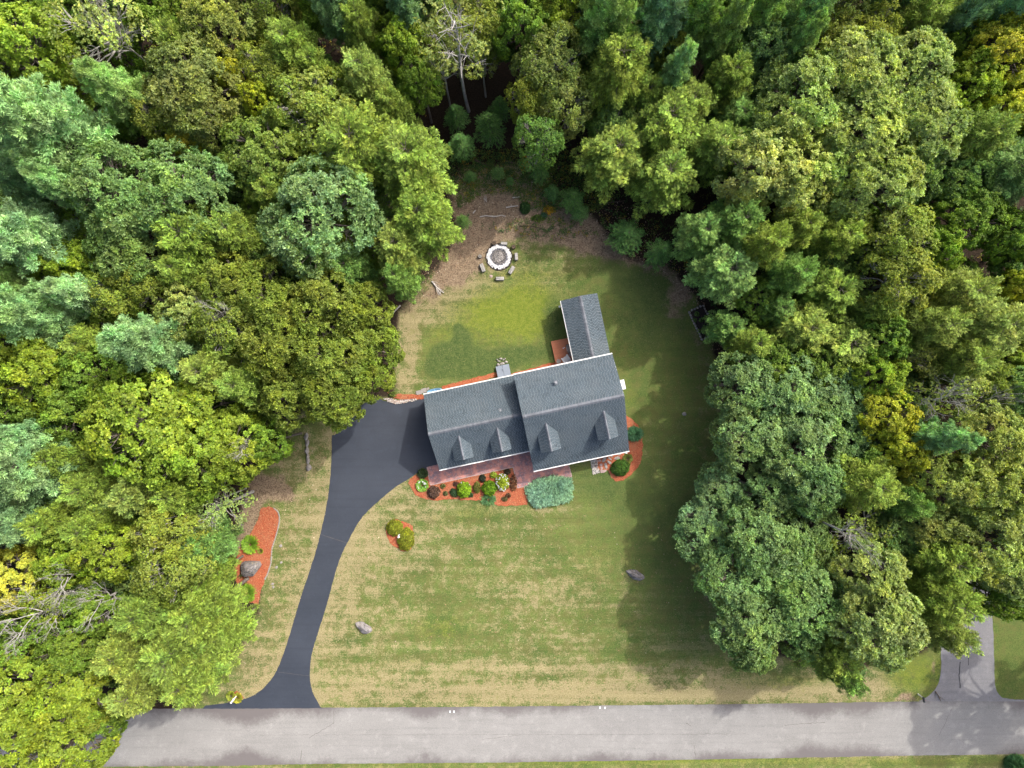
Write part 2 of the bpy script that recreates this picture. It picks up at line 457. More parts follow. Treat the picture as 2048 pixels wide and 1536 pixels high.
for b in [(900, 540, 40, 30, 30, 1.0), (925, 520, 26, 30, 0, .9), (945, 470, 40, 70, 0, .8), (1000, 410, 130, 90, 0, .85), (1090, 450, 120, 30, -10, .6), (1250, 500, 160, 30, -20, .9), (1190, 470, 60, 40, 0, .8), (860, 590, 60, 20, 30, .5), (1360, 590, 26, 60, -20, .8), (1395, 700, 22, 60, 0, .3),
          (1415, 830, 30, 140, 0, .28), (1425, 1000, 30, 80, 0, .28), (530, 975, 45, 26, 0, 1.2), (575, 990, 16, 16, 0, .8), (500, 1040, 30, 60, 0, .9), (480, 1120, 22, 60, 0, .9), (1420, 1160, 20, 60, 0, .5), (790, 620, 14, 40, 0, .6), (1430, 1270, 40, 40, 0, .3), (545, 900, 30, 30, 0, .6), (500, 1210, 18, 50, 0, .6), (1810, 1395, 26, 12, 0, .7), (1865, 1340, 5, 40, 0, .6)]:
    red += blob(*b)
GZ = np.zeros(GX.shape)
V = np.stack([GX.ravel(), GY.ravel(), GZ.ravel()], 1)
ny, nx = GX.shape
idx = np.arange(nx*ny).reshape(ny, nx)
F = np.stack([idx[:-1, :-1].ravel(), idx[:-1, 1:].ravel(), idx[1:, 1:].ravel(), idx[1:, :-1].ravel()], 1)
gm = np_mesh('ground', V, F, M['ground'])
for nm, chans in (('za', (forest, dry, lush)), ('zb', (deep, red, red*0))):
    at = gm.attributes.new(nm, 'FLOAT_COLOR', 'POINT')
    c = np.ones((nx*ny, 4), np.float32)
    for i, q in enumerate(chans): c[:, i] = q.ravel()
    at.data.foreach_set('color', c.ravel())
tag(link('ground', gm), kind='structure')

def sheet(name, pts, z, mat, parent=None, kind='structure', thick=0.0):
    """flat outline in photo pixels of the ground; thick > 0 gives it an edge"""
    P = [W(*p) for p in pts]
    mb = MB()
    if thick: mb.prism(P, z-thick, z)
    else:
        ar = sum(P[i][0]*P[(i+1) % len(P)][1]-P[(i+1) % len(P)][0]*P[i][1] for i in range(len(P)))
        if ar < 0: P = P[::-1]
        mb.poly([(x, y, z) for x, y in P])
    o = mb.build(name, mat, parent)
    if kind: tag(o, kind=kind)
    return o

def smooth(pts, n=6):
    """Catmull-Rom through open outline"""
    out = []
    P = [pts[0]]+list(pts)+[pts[-1]]
    for i in range(1, len(P)-2):
        p0, p1, p2, p3 = P[i-1], P[i], P[i+1], P[i+2]
        for k in range(n):
            t = k/n; t2, t3 = t*t, t*t*t
            out.append(tuple(0.5*((2*p1[j])+(-p0[j]+p2[j])*t+(2*p0[j]-5*p1[j]+4*p2[j]-p3[j])*t2+(-p0[j]+3*p1[j]-3*p2[j]+p3[j])*t3) for j in (0, 1)))
    out.append(tuple(pts[-1]))
    return out

rg = random.Random(5)
def rough_edge(pts, step=4.0, amp=0.9, closed=True):
    """adds a small ragged wobble along an outline (photo pixels)"""
    out = []
    n = len(pts)
    for i in range(n if closed else n-1):
        a, b = pts[i], pts[(i+1) % n]
        L = math.hypot(b[0]-a[0], b[1]-a[1]); k = max(1, int(L/step))
        for j in range(k):
            t = j/k
            x, y = a[0]+(b[0]-a[0])*t, a[1]+(b[1]-a[1])*t
            w = mnoise.noise(Vector((x*0.11, y*0.11, 0)))*amp*1.6+rg.uniform(-amp, amp)*0.5
            nx_, ny_ = -(b[1]-a[1])/(L+1e-6), (b[0]-a[0])/(L+1e-6)
            out.append((x+nx_*w, y+ny_*w))
    return out

# the public road; its own object space has y across the road
road_top = [(-2600, 1436), (-900, 1425), (200, 1418), (440, 1416.5), (640, 1415.5), (900, 1414), (1200, 1411), (1500, 1408), (1800, 1403.5), (2048, 1399), (2700, 1392), (4500, 1370)]
road_bot = [(4500, 1480), (2700, 1500), (2048, 1508), (1800, 1511.5), (1400, 1519), (1000, 1525), (640, 1527.5), (420, 1532), (200, 1533), (-900, 1540), (-2600, 1548)]
mid = W(1200, 1467); rz = math.radians(0.55)
rd = []
for p in rough_edge(road_top, 9, 0.7, False)+rough_edge(road_bot, 9, 0.7, False):
    x, y = W(*p); x -= mid[0]; y -= mid[1]
    rd.append((x*math.cos(-rz)-y*math.sin(-rz), x*math.sin(-rz)+y*math.cos(-rz)))
road = MB().prism(rd, -0.03, 0.012).build('road', M['road'])
road.location = (mid[0], mid[1], 0); road.rotation_euler = (0, 0, rz)
tag(road, kind='structure')

dl = smooth([(905, 795), (849, 797), (800, 806), (772, 803), (752, 797), (720, 812), (690, 838), (672, 868), (664, 872), (663.5, 905), (661, 950), (655, 1000), (646, 1045), (634, 1095), (620, 1140), (603, 1190), (588, 1240), (573, 1290), (556, 1335), (540, 1362), (520, 1382), (500, 1394), (480, 1400), (450, 1406), (405, 1412)])
dr = smooth([(405, 1417.5), (440, 1417.2), (641, 1416.2), (641, 1414), (632, 1398), (624, 1380), (620, 1355), (621, 1325), (627, 1295), (641, 1250), (655, 1205), (668, 1155), (681, 1115), (700, 1075), (724, 1035), (760, 1000), (790, 975), (822, 955), (836, 945), (862, 935), (905, 926)])
sheet('driveway', rough_edge(dl, 3, .45, False)+rough_edge(dr, 3, .45, False), 0.022, M['drive'], thick=0.05)
nl = smooth([(1883, 1100), (1881, 1230), (1881, 1290), (1882, 1340), (1874, 1372), (1855, 1393), (1835, 1404)])
nr = smooth([(2100, 1403), (2020, 1398), (2000, 1391), (1990, 1370), (1988, 1320), (1985, 1240), (1978, 1100)])
sheet('neighbour_driveway', rough_edge(nl, 4, .6, False)+rough_edge(nr, 4, .6, False), 0.020, M['drive_old'], thick=0.05)

def ribbon(name, pts, w, z, mat, parent=None):
    P = [Vector((*W(*p), 0)) for p in pts]
    mb = MB(); L, R = [], []
    for i, p in enumerate(P):
        d = (P[min(i+1, len(P)-1)]-P[max(i-1, 0)]).normalized(); n = Vector((-d.y, d.x, 0))
        ww = w*(0.6+0.8*rg.random())/2
        L.append(p+n*ww); R.append(p-n*ww)
    for i in range(len(P)-1):
        mb.poly([(R[i].x, R[i].y, z), (R[i+1].x, R[i+1].y, z), (L[i+1].x, L[i+1].y, z), (L[i].x, L[i].y, z)])
    return mb.build(name, mat, parent)
def wander(a, b, n, amp):
    out = []
    for i in range(n+1):
        t = i/n
        out.append((a[0]+(b[0]-a[0])*t+rg.uniform(-amp, amp), a[1]+(b[1]-a[1])*t+rg.uniform(-amp, amp)))
    return out
cracks = MB()
def crack(a, b, w, z, mat, parent_name, amp=1.2):
    n = max(3, int(math.hypot(b[0]-a[0], b[1]-a[1])/5))
    o = ribbon('crack', wander(a, b, n, amp), w, z, mat)
    tag(o, kind='structure')
    return o
for a, b, w in [((668, 1418), (667, 1446), .05), ((667, 1446), (618, 1476), .04), ((603, 1500), (601, 1524), .05), ((520, 1470), (1500, 1468), .022), ((1570, 1450), (1650, 1444), .04), ((1388, 1490), (1392, 1516), .05), ((1372, 1445), (1382, 1452), .04), ((960, 1480), (1040, 1470), .03), ((1905, 1415), (1878, 1470), .03)]:
    crack(a, b, w, 0.016, M['old_crack'], None, 0.9)
for a, b in [((1937, 1222), (1936.5, 1330)), ((1920, 1323), (1918, 1350)), ((1918, 1350), (1920, 1376)), ((1932, 1222), (1932, 1250))]:
    crack(a, b, 0.10, 0.026, M['tar'], None, 0.5)
crack((640, 1068), (701, 1088), 0.03, 0.027, M['old_crack'], None, 0.3)
crack((622, 1352), (556, 1344), 0.02, 0.027, M['old_crack'], None, 0.3)
# pale survey marks sprayed at the road's edge, dropped twig
pm = MB()
for (x, y) in ((900, 1423), (908, 1423), (1200, 1415), (1210, 1415.5)):
    X, Y = W(x, y); pm.poly([(X-.09, Y-.12, .0175), (X+.07, Y-.13, .0175), (X+.09, Y+.1, .0175), (X-.06, Y+.12, .0175)])
tag(pm.build('road_marking', M['white_paint']), kind='structure')

# mulch beds, slightly mounded with a ragged rim
def bed(name, pts, h=0.06):
    return sheet(name, rough_edge(pts, 2.2, 1.15), h, M['mulch'], thick=h+0.02)
bed('mulch_bed', [(855, 938), (838, 945), (820, 957), (817, 966), (822, 976), (832, 990), (850, 998), (872, 1001), (900, 998), (930, 1000), (962, 1001), (985, 1008), (1005, 1012), (1030, 1011), (1055, 1009), (1058, 965), (1035, 976), (1026, 936), (862, 970)])
bed('mulch_bed', [(1240, 822), (1254, 832), (1264, 838), (1276, 850), (1283, 868), (1286, 890), (1283, 918), (1275, 936), (1262, 950), (1247, 960), (1232, 962), (1222, 955), (1216, 940), (1190, 940), (1185, 900)], 0.05)
bed('mulch_bed', [(884, 772), (994, 744), (996, 752), (884, 785)], 0.05)
bed('mulch_bed', [(1019, 748), (1116, 722), (1120, 735), (1020, 760)], 0.05)
bed('mulch_bed', [(774, 784), (784, 790), (800, 788), (835, 789), (850, 790), (852, 798), (812, 800), (795, 798), (782, 793)], 0.06)
bed('mulch_bed', [(524, 1016), (540, 1013), (554, 1020), (558, 1036), (556, 1055), (547, 1085), (541, 1110), (540, 1130), (532, 1155), (522, 1180), (516, 1210), (506, 1206), (488, 1202), (475, 1170), (466, 1145), (478, 1100), (505, 1060), (515, 1040)], 0.05)
bed('mulch_bed', [(772, 1068), (775, 1045), (790, 1038), (806, 1042), (825, 1052), (828, 1070), (822, 1098), (806, 1103), (794, 1096), (780, 1085)], 0.04)
bed('mulch_bed', [(466, 1386), (474, 1381), (484, 1388), (488, 1396), (476, 1400), (462, 1398)], 0.04)

# brick front walk
walk = [(854, 934), (861, 970), (1026.5, 934), (1035, 975.6), (1143.5, 953), (1136, 925), (1136, 880), (900, 880), (880, 905), (879, 928)]
HR = math.radians(12.0)
P = []
for p in walk:
    x, y = W(*p); P.append((x*math.cos(-HR)-y*math.sin(-HR), x*math.sin(-HR)+y*math.cos(-HR)))
wk = MB().prism(P, -0.05, 0.07).build('brick_walk', M['brick'])
wk.rotation_euler = (0, 0, HR); tag(wk, kind='structure')
# soldier course of paler pavers that rims the walk, each a part of it
edge = MB().box((0, 0, 0), (0.20, 0.10, 0.04)).mesh('paver', M['pink_stone'])
n_ed = 0
def rim(a, b):
    global n_ed
    L = math.hypot(b[0]-a[0], b[1]-a[1]); k = int(L/0.215); an = math.atan2(b[1]-a[1], b[0]-a[0])
    for i in range(k):
        t = (i+.5)/k
        if n_ed < 290:
            o = link('paver', edge, wk, (a[0]+(b[0]-a[0])*t-math.sin(an)*-.0, a[1]+(b[1]-a[1])*t, 0.058+0.006*rg.random()), an); n_ed += 1
for i in (0, 1, 2, 3, 4): rim(P[i], P[i+1])
M['wood_pale'] = simple_mat('sun_bleached_wood', (0.40, 0.385, 0.36), 0.9, 0.1, 0.35, 7, 0.3)
# ------------------------------------------------------------------ the house
HU = (math.cos(HR), math.sin(HR)); HV = (-math.sin(HR), math.cos(HR))
def H(u, v): return (u*HU[0]+v*HV[0], u*HU[1]+v*HV[1])
house = thing('house', 'long white house with slate grey shingle roofs, four dormers and a low rear ell', 'house', rz=HR)
rh = random.Random(11)

def shingles(name, P0, P1, P2, P3, parent, course=0.16, tab=0.31, mat=None, lift=0.0):
    """overlapping tabs on the slope P0 P1 (eave) P2 P3 (ridge)"""
    P0, P1, P2, P3 = map(Vector, (P0, P1, P2, P3))
    n = (P1-P0).cross(P3-P0).normalized()
    if n.z < 0: n = -n
    Ls = (P3-P0).length; ls2 = (P2-P1).length; rows = max(3, int(max(Ls, ls2)/course))
    mb = MB()
    for r in range(rows):
        t0, t1 = r/rows, (r+1)/rows
        A0, B0, A1, B1 = P0.lerp(P3, t0), P1.lerp(P2, t0), P0.lerp(P3, t1), P1.lerp(P2, t1)
        L = (B0-A0).length; k = max(1, int(L/tab)); off = rh.random()
        edges = [0.0]+sorted({min(1, max(0, (j+off+rh.uniform(-.12, .12))/k)) for j in range(k)})+[1.0]
        rowt = rh.uniform(-.05, .05)
        for a, b in zip(edges[:-1], edges[1:]):
            if b-a < 0.004: continue
            g = 0.012/L if b < 1 else 0
            q = rh.random(); tn = 0.5+rowt+rh.gauss(0, 0.10)-(0.25 if q < 0.12 else 0)+(0.22 if q > 0.9 else 0)
            th = 0.022+rh.uniform(0, 0.012)
            c0, c1 = A0.lerp(B0, a), A0.lerp(B0, b-g); d0, d1 = A1.lerp(B1, a), A1.lerp(B1, b-g)
            lo0, lo1 = c0+n*(th+lift), c1+n*(th+lift)
            hi0, hi1 = d0+n*(0.006+lift), d1+n*(0.006+lift)
            mb.poly([lo0, lo1, hi1, hi0], tn)
            mb.poly([c0+n*lift*.5, c1+n*lift*.5, lo1, lo0], tn*0.9)
    o = mb.build(name, mat or M['shingle'], parent)
    return tag(o, kind='stuff')

def slab(name, pts, th, mat, parent):
    n = (Vector(pts[1])-Vector(pts[0])).cross(Vector(pts[-1])-Vector(pts[0])).normalized()
    if n.z < 0: n = -n; pts = pts[::-1]
    mb = MB(); k = len(pts); lo = [Vector(p)-n*th for p in pts]
    mb.poly(pts); mb.poly(lo[::-1])
    for i in range(k):
        j = (i+1) % k; mb.poly([lo[i], lo[j], pts[j], pts[i]])
    return mb.build(name, mat, parent)

def ridge_caps(a, b, n1, n2, parent, w=0.24, step=0.22):
    a, b = Vector(a), Vector(b); L = (b-a).length; k = int(L/step); mb = MB(); d = (b-a).normalized()
    n1, n2 = Vector(n1), Vector(n2)   # downslope directions either side
    for i in range(k):
        p, q = a+d*(i*L/k), a+d*((i+1.0)*L/k-0.01)
        up = Vector((0, 0, 0.055+rh.uniform(0, .012))); up2 = Vector((0, 0, 0.035)); t = rh.uniform(.8, 1.25)
        for nn in (n1, n2):
            mb.poly([p+up, q+up2, q+up2+nn*w, p+up+nn*w] if nn is n1 else [q+up2, p+up, p+up+nn*w, q+up2+nn*w], t)
    return tag(mb.build('ridge_cap', M['ridge'], parent), kind='stuff')

def gable(u0, u1, vr, hr, vm, hm, vf, hf, wall_u0=True, wall_u1=True, gutters=True):
    """one gabled block: walls, two roof slopes with shingles, ridge caps, white fascia and gutters"""
    o = 0.25
    w = MB()
    zr = hr-0.16; zf = hf-0.16; zm = hm-0.2
    sec = [(vr-.3, 0), (vr-.3, zr+.06), (vm, zm), (vf+.3, zf+.1), (vf+.3, 0)]
    a, b = u0+o, u1-o
    w.poly([(a, v, z) for v, z in sec]); w.poly([(b, v, z) for v, z in sec[::-1]])
    for i in range(5):
        (v1, z1), (v2, z2) = sec[i], sec[(i+1) % 5]
        w.poly([(a, v2, z2), (a, v1, z1), (b, v1, z1), (b, v2, z2)])
    w.build('wall', M['siding'], house)
    rf = slab('roof', [(u0, vr, hr), (u1, vr, hr), (u1, vm, hm), (u0, vm, hm)], 0.12, M['white_paint'], house)
    rf2 = slab('roof', [(u0, vf, hf), (u1, vf, hf), (u1, vm, hm-0.003), (u0, vm, hm-0.003)], 0.12, M['white_paint'], house)
    e = 0.01
    shingles('shingles', (u0-e, vr+.03, hr), (u1+e, vr+.03, hr), (u1+e, vm, hm), (u0-e, vm, hm), rf)
    shingles('shingles', (u0-e, vf-.03, hf), (u1+e, vf-.03, hf), (u1+e, vm, hm), (u0-e, vm, hm), rf2)
    dr_ = Vector((0, vr-vm, hr-hm)).normalized(); df = Vector((0, vf-vm, hf-hm)).normalized()
    ridge_caps((u0, vm, hm), (u1, vm, hm), dr_, df, rf)
    for v, h, s in ((vr, hr, 1), (vf, hf, -1)):
        g = MB(); y0 = v+s*0.02
        g.box(((u0+u1)/2, y0+s*.01, h-.11), (u1-u0+.02, .03, .17))
        g.box(((u0+u1)/2, y0+s*.085, h-.045), (u1-u0+.06, .10, .012))
        g.box(((u0+u1)/2, y0+s*.125, h-.075), (u1-u0+.06, .05, .115))
        g.build('gutter', M['white_paint'], rf if s > 0 else rf2)
    return rf, rf2

wing_r, wing_f = gable(-9.62, 0.60, 0.82, 3.0, -3.32, 6.1, -7.42, 3.0)
main_r, main_f = gable(0.36, 10.92, 0.85, 5.6, -3.53, 7.8, -9.67, 3.0)
# raking white trim under the gable edges
for (u, sec) in ((-9.60, [(0.82, 3.0), (-3.32, 6.1), (-7.42, 3.0)]), (0.375, [(0.85, 5.6), (-3.53, 7.8), (-9.67, 3.0)]), (10.905, [(0.85, 5.6), (-3.53, 7.8), (-9.67, 3.0)])):
    mb = MB()
    for (v1, z1), (v2, z2) in zip(sec[:-1], sec[1:]):
        mb.poly([(u-.02, v1, z1-.02), (u-.02, v2, z2-.02), (u-.02, v2, z2-.24), (u-.02, v1, z1-.24)])
        mb.poly([(u+.02, v1, z1-.24), (u+.02, v2, z2-.24), (u+.02, v2, z2-.02), (u+.02, v1, z1-.02)])
        mb.poly([(u-.02, v1, z1-.24), (u-.02, v2, z2-.24), (u+.02, v2, z2-.24), (u+.02, v1, z1-.24)])
    mb.build('rake_board', M['white_paint'], house)

# rear ell, its ridge runs away from the house
def ell():
    u0, u1, um, v0, v1, he, hm = 7.10, 11.05, 9.08, 0.90, 7.70, 3.0, 4.0
    w = MB()
    w.box(((u0+u1)/2, (v0+v1)/2, 1.4), (u1-u0-.5, v1-v0-.3, 2.8))
    w.poly([(u0+.25, v1-.15, 2.8), (um, v1-.15, hm-.2), (u1-.25, v1-.15, 2.8)][::-1])
    w.build('wall', M['siding'], house)
    a = slab('roof', [(u0, v0, he), (u0, v1, he), (um, v1, hm), (um, v0, hm)], .1, M['white_paint'], house)
    b = slab('roof', [(u1, v0, he), (u1, v1, he), (um, v1, hm-.003), (um, v0, hm-.003)], .1, M['white_paint'], house)
    shingles('shingles', (u0-.02, v0, he), (u0-.02, v1+.02, he), (um, v1+.02, hm), (um, v0, hm), a)
    shingles('shingles', (u1+.02, v0, he), (u1+.02, v1+.02, he), (um, v1+.02, hm), (um, v0, hm), b)
    ridge_caps((um, v0, hm), (um, v1, hm), Vector((-1.97, 0, -1)).normalized(), Vector((1.97, 0, -1)).normalized(), a, w=.21)
    g = MB().box((u0-.03, (v0+v1)/2, he-.08), (.03, v1-v0, .15)).box((u0-.10, (v0+v1)/2, he-.06), (.05, v1-v0+.05, .09)).box((u0-.06, (v0+v1)/2, he-.1), (.1, v1-v0+.05, .01))
    g.build('gutter', M['white_paint'], a)
    # screened openings with posts along both long sides
    for k in range(5):
        v = 1.5+k*1.3
        s = MB().box((u0+.24, v+.5, 1.55), (.03, 1.05, 1.7)).build('screen', M['dark_metal'], house)
        for z_ in (.66, 2.44): MB().box((u0+.225, v+.5, z_), (.05, 1.15, .09)).build('rail', M['white_paint'], s)
        s = MB().box((u1-.24, v+.5, 1.55), (.03, 1.05, 1.7)).build('screen', M['dark_metal'], house)
ell()

def window(u, v, z, w=.9, h=1.3, ax='v', s=-1, parent=None):
    """sash window in a wall that faces along s*ax"""
    d = s*.02
    def bx(cu, cz, su, sz, dep, off):
        return ((u+cu, v+d+off*s, z+cz), (su, dep, sz)) if ax == 'v' else ((u+d+off*s, v+cu, z+cz), (dep, su, sz))
    f = MB()
    for cu, cz, su, sz in ((-w/2, 0, .1, h+.2), (w/2, 0, .1, h+.2), (0, h/2, w, .12), (0, -h/2, w+.1, .12), (0, 0, w, .05), (0, h/4, .03, h/2), (0, -h/4, .03, h/2)):
        f.box(*bx(cu, cz, su, sz, .06, .02))
    if parent is None:
        fr = f.build('window', M['white_paint'], house); MB().box(*bx(0, 0, w-.08, h-.05, .03, 0)).build('pane', M['glass'], fr)
    else:
        f.build('window', M['white_paint'], parent)
for u in (-8.2, -6.2): window(u, .52, 1.6, .8, 1.1, 'v', 1)
for u in (-1.2, 1.6, 4.0): window(u, .52, 1.5, .9, 1.2, 'v', 1)
for u in (1.6, 3.8, 6.2, 8.6): window(u, .55, 4.3, .8, 1.0, 'v', 1)
for u in (2.2, 4.2, 8.0, 9.7): window(u, -9.37, 1.5, .9, 1.2)
for v in (-7.5, -1.5): window(10.67, v, 1.5, .9, 1.3, 'u', 1)
for v in (-6.0, -2.8): window(10.67, v, 4.6, .9, 1.1, 'u', 1)
for u in (-1.6,): window(u, -7.12, 1.5, .9, 1.2)
for v in (-5.2, -1.9):                                   # garage doors towards the driveway
    g = MB().box((-9.40, v, 1.1), (.05, 2.5, 2.2)).build('garage_door', M['white_paint'], house)
    for k in range(4):
        MB().box((-9.435, v, .3+.53*k), (.03, 2.3, .40)).build('panel', M['white_paint'], g)
d = MB().box((6.1, -9.40, 1.08), (1.0, .06, 2.1)).build('front_door', M['slate_paint'], house)
MB().cyl((6.45, -9.46, 1.0), .035, .05).build('handle', M['dark_metal'], d)
MB().box((6.1, -9.75, .14), (1.8, .75, .26)).build('front_step', M['granite'], house)

def dormer(uc, hw, he, hr, vf, wing):
    """gabled dormer that grows out of the front slope"""
    if wing: sl = lambda h: -7.42+(h-3.0)/3.1*4.10
    else: sl = lambda h: -9.67+(h-3.0)/4.8*6.14
    vie, vir = sl(he)+.04, sl(hr)+.04
    hb = 3.0+((vf+.12+7.42)*3.1/4.1 if wing else (vf+.12+9.67)*4.8/6.14)
    w = MB(); f = vf+.12; a = hw-.13
    w.poly([(uc-a, f, hb-.15), (uc+a, f, hb-.15), (uc+a, f, he-.04), (uc, f, hr-.12), (uc-a, f, he-.04)])
    for s in (-1, 1):
        q = [(uc+s*a, f, hb-.15), (uc+s*a, vie, he-.1), (uc+s*a, f, he-.04)]
        w.poly(q if s > 0 else q[::-1])
    d = w.build('dormer', M['siding'], house)
    window(uc, f, (hb+he)/2+.1, .75, max(.6, he-hb-.35), 'v', -1, d)
    for s in (-1, 1):
        p = [(uc+s*hw, vf, he-.05), (uc+s*hw, vie, he-.05), (uc, vir, hr), (uc, vf, hr)]
        r = slab('dormer_roof', p, .09, M['white_paint'], d)
        shingles('dormer_shingles', (uc+s*(hw+.02), vf-.02, he-.055), (uc+s*(hw+.02), vie+.03, he-.055), (uc, vir+.03, hr), (uc, vf-.02, hr), d)
    k = Vector((hw, 0, he-hr)).normalized()
    c = ridge_caps((uc, vf-.02, hr), (uc, vir, hr), Vector((-k.x, 0, k.z)), Vector((k.x, 0, k.z)), d, .17)
    MB().box((uc, f-.03, he-.02), (2*hw-.1, .05, .12)).build('dormer_trim', M['white_paint'], d)
dormer(-6.62, 1.0, 4.65, 5.50, -6.72, True)
dormer(-2.50, 1.0, 4.65, 5.50, -6.72, True)
dormer(2.56, 1.04, 6.05, 6.95, -7.62, False)
dormer(8.64, 1.04, 6.05, 6.95, -7.62, False)

def vent(u, v, z):
    p = MB().cyl((u, v, z-.1), .06, .42, 10).cyl((u, v, z+.28), .085, .04, 10).build('vent_pipe', M['white_plastic'], house)
    MB().cyl((u, v, z+.322), .05, .012, 10).build('vent_mouth', M['dark_metal'], p)
    MB().box((u, v, z-.02), (.36, .42, .05)).build('flashing', M['ridge'], p)
x, y = W(1111.7, 765, 7); vent(x*HU[0]+y*HU[1], x*HV[0]+y*HV[1], 6.85)
x, y = W(1000.7, 821, 5.5); vent(x*HU[0]+y*HU[1], x*HV[0]+y*HV[1], 5.42)

# cellar bulkhead with two sloping leaves behind the wing
def Lh(px, py, h=0.0):
    x, y = W(px, py, h); return (x*HU[0]+y*HU[1], x*HV[0]+y*HV[1])
c0, c1 = Lh(992, 734, .5), Lh(1016, 728, .5)
ub0, ub1, vb0, vb1 = c0[0], c1[0]+.05, .55, (c0[1]+c1[1])/2
bk = MB()
bk.poly([(ub0, vb1, 0), (ub0, vb0, 0), (ub0, vb0, .95), (ub0, vb1, .3)][::-1])
bk.poly([(ub1, vb1, 0), (ub1, vb0, 0), (ub1, vb0, .95), (ub1, vb1, .3)])
bk.poly([(ub0, vb1, 0), (ub0, vb1, .3), (ub1, vb1, .3), (ub1, vb1, 0)])
bko = bk.build('bulkhead', M['slate_paint'], house)
umid = (ub0+ub1)/2
for a, b in ((ub0-.03, umid-.012), (umid+.012, ub1+.03)):
    slab('bulkhead_door', [(a, vb1+.03, .33), (b, vb1+.03, .33), (b, vb0, .99), (a, vb0, .99)], .05, M['slate_paint'], bko)
MB().box((umid-.08, vb1-.5, .62), (.03, .22, .05)).build('handle', M['dark_metal'], bko)
# brick landing and white covered steps at the gable end
u0_, v0_ = Lh(1254, 818); 
MB().box((11.15, -2.63, .13), (.95, .98, .26)).build('side_landing', M['brick'], house)
ar = MB().box((11.93, -2.63, .46), (.66, 1.0, .90)).build('side_cabinet', M['white_plastic'], house, bevel=.02)
MB().box((11.93, -2.63, .94), (.74, 1.08, .05)).build('lid', M['white_plastic'], ar, bevel=.012)
MB().box((11.58, -2.63, .45), (.02, .8, .7)).build('door', M['white_paint'], ar)

# ------------------------------------------------------------------ rear deck and what stands on it
deck = thing('deck', 'orange stained timber deck in the corner between house and ell', 'deck', rz=HR)
q = [Lh(1101, 681, .35), Lh(1112, 728, .35)]
du0 = (q[0][0]+q[1][0])/2; dv1 = q[0][1]-.12; dv0 = .60; du1 = 7.33
nb = int((du1-du0)/.145)
plk = MB().box((0, 0, 0), (.135, dv1-dv0, .035)).mesh('plank', M['deck_wood'])
for i in range(nb):
    o = link('plank', plk, deck, (du0+(i+.5)*(du1-du0)/nb, (dv0+dv1)/2+rh.uniform(-.02, .02), .34+rh.uniform(-.004, .004)))
MB().box(((du0+du1)/2, dv1-.05, .16), (du1-du0-.1, .05, .3)).box((du0+.06, (dv0+dv1)/2, .16), (.05, dv1-dv0-.1, .3)).box(((du0+du1)/2, (dv0+dv1)/2, .25), (du1-du0-.2, .05, .12)).build('frame', M['deck_wood'], deck)
DZ = .36
# grill
x, y = W(1139, 697, 1.0)
gr = thing('grill', 'dark grey barbecue grill with closed lid against the ell wall', 'grill', (x, y, DZ), HR)
for a in (-.28, .28):
    for b in (-.42, .42): MB().cyl((a, b, 0), .025, .75, 8).build('leg', M['dark_metal'], gr)
MB().box((0, 0, .62), (.62, .95, .22), taper=1.05).build('firebox', M['dark_metal'], gr)
lid = MB().tube([(0, -.45, .74), (0, .45, .74)], [.30, .30], 14).build('lid', M['grey_metal'], gr, True)
MB().tube([(-.33, -.25, .86), (-.33, .25, .86)], [.018, .018], 8).build('handle', M['white_plastic'], lid)
MB().box((0, -.66, .70), (.5, .34, .04)).build('side_shelf', M['grey_metal'], gr)
# adirondack style chair
x, y = W(1131, 717.5, .7)
ch = thing('chair', 'white slatted garden chair on the orange deck', 'chair', (x, y, DZ), math.radians(215))
for i in range(5):
    MB().box((-.24+.12*i, 0.02, .36), (.10, .52, .025)).build('seat_slat', M['white_plastic'], ch)
for i in range(6):
    a = (i-2.5)*.10
    MB().tube([(a*.85, .26, .30), (a*1.25, .62, .98-abs(a)*.35)], [.045, .045], 6).build('back_slat', M['white_plastic'], ch)
for s in (-1, 1):
    MB().box((s*.36, .05, .58), (.13, .74, .03)).build('armrest', M['white_plastic'], ch)
    MB().box((s*.33, -.26, .28), (.06, .09, .58)).build('leg', M['white_plastic'], ch)
    MB().tube([(s*.30, -.28, .36), (s*.30, .55, .03)], [.045, .045], 6).build('leg', M['white_plastic'], ch)
x, y = W(1117, 723, .5)
st = thing('side_table', 'small round pale pink side table beside the white chair', 'table', (x, y, DZ))
MB().cyl((0, 0, .42), .26, .035, 24).build('tabletop', M['pink_stone'], st)
MB().cyl((0, 0, .455), .21, .008, 24).build('inlay', M['granite'], st)
for k in range(3):
    a = k*2.09; MB().tube([(math.cos(a)*.2, math.sin(a)*.2, .42), (math.cos(a)*.24, math.sin(a)*.24, 0)], [.018, .018], 6).build('leg', M['white_plastic'], st)
x, y = W(1127.5, 696, .4)
o = MB().box((0, 0, .03), (.22, .08, .04), .9).box((.08, .06, .03), (.12, .07, .05), .3).cyl((-.1, -.02, .0), .04, .09, 8)
tag(o.build('garden_tool', M['white_plastic']), 'small white hand tool lying on the orange deck planks', 'garden tool').location = (x, y, DZ)
x, y = W(1119, 613.5, .8)
sp = thing('garden_ornament', 'small white lantern ornament on a stake beside the ell corner', 'lantern', (x, y, 0), .4)
MB().cyl((0, 0, 0), .025, .8, 8).build('stake', M['white_paint'], sp)
MB().box((0, 0, .9), (.2, .2, .22), taper=.8).build('lantern_body', M['white_paint'], sp)
MB().tube([(.1, .05, .85), (.3, -.12, .7), (.34, -.2, .78)], [.02, .02, .05], 6).build('arm', M['white_paint'], sp)
MB().cyl((0, 0, 1.01), .14, .08, 6, r2=.02).build('cap', M['white_paint'], sp)

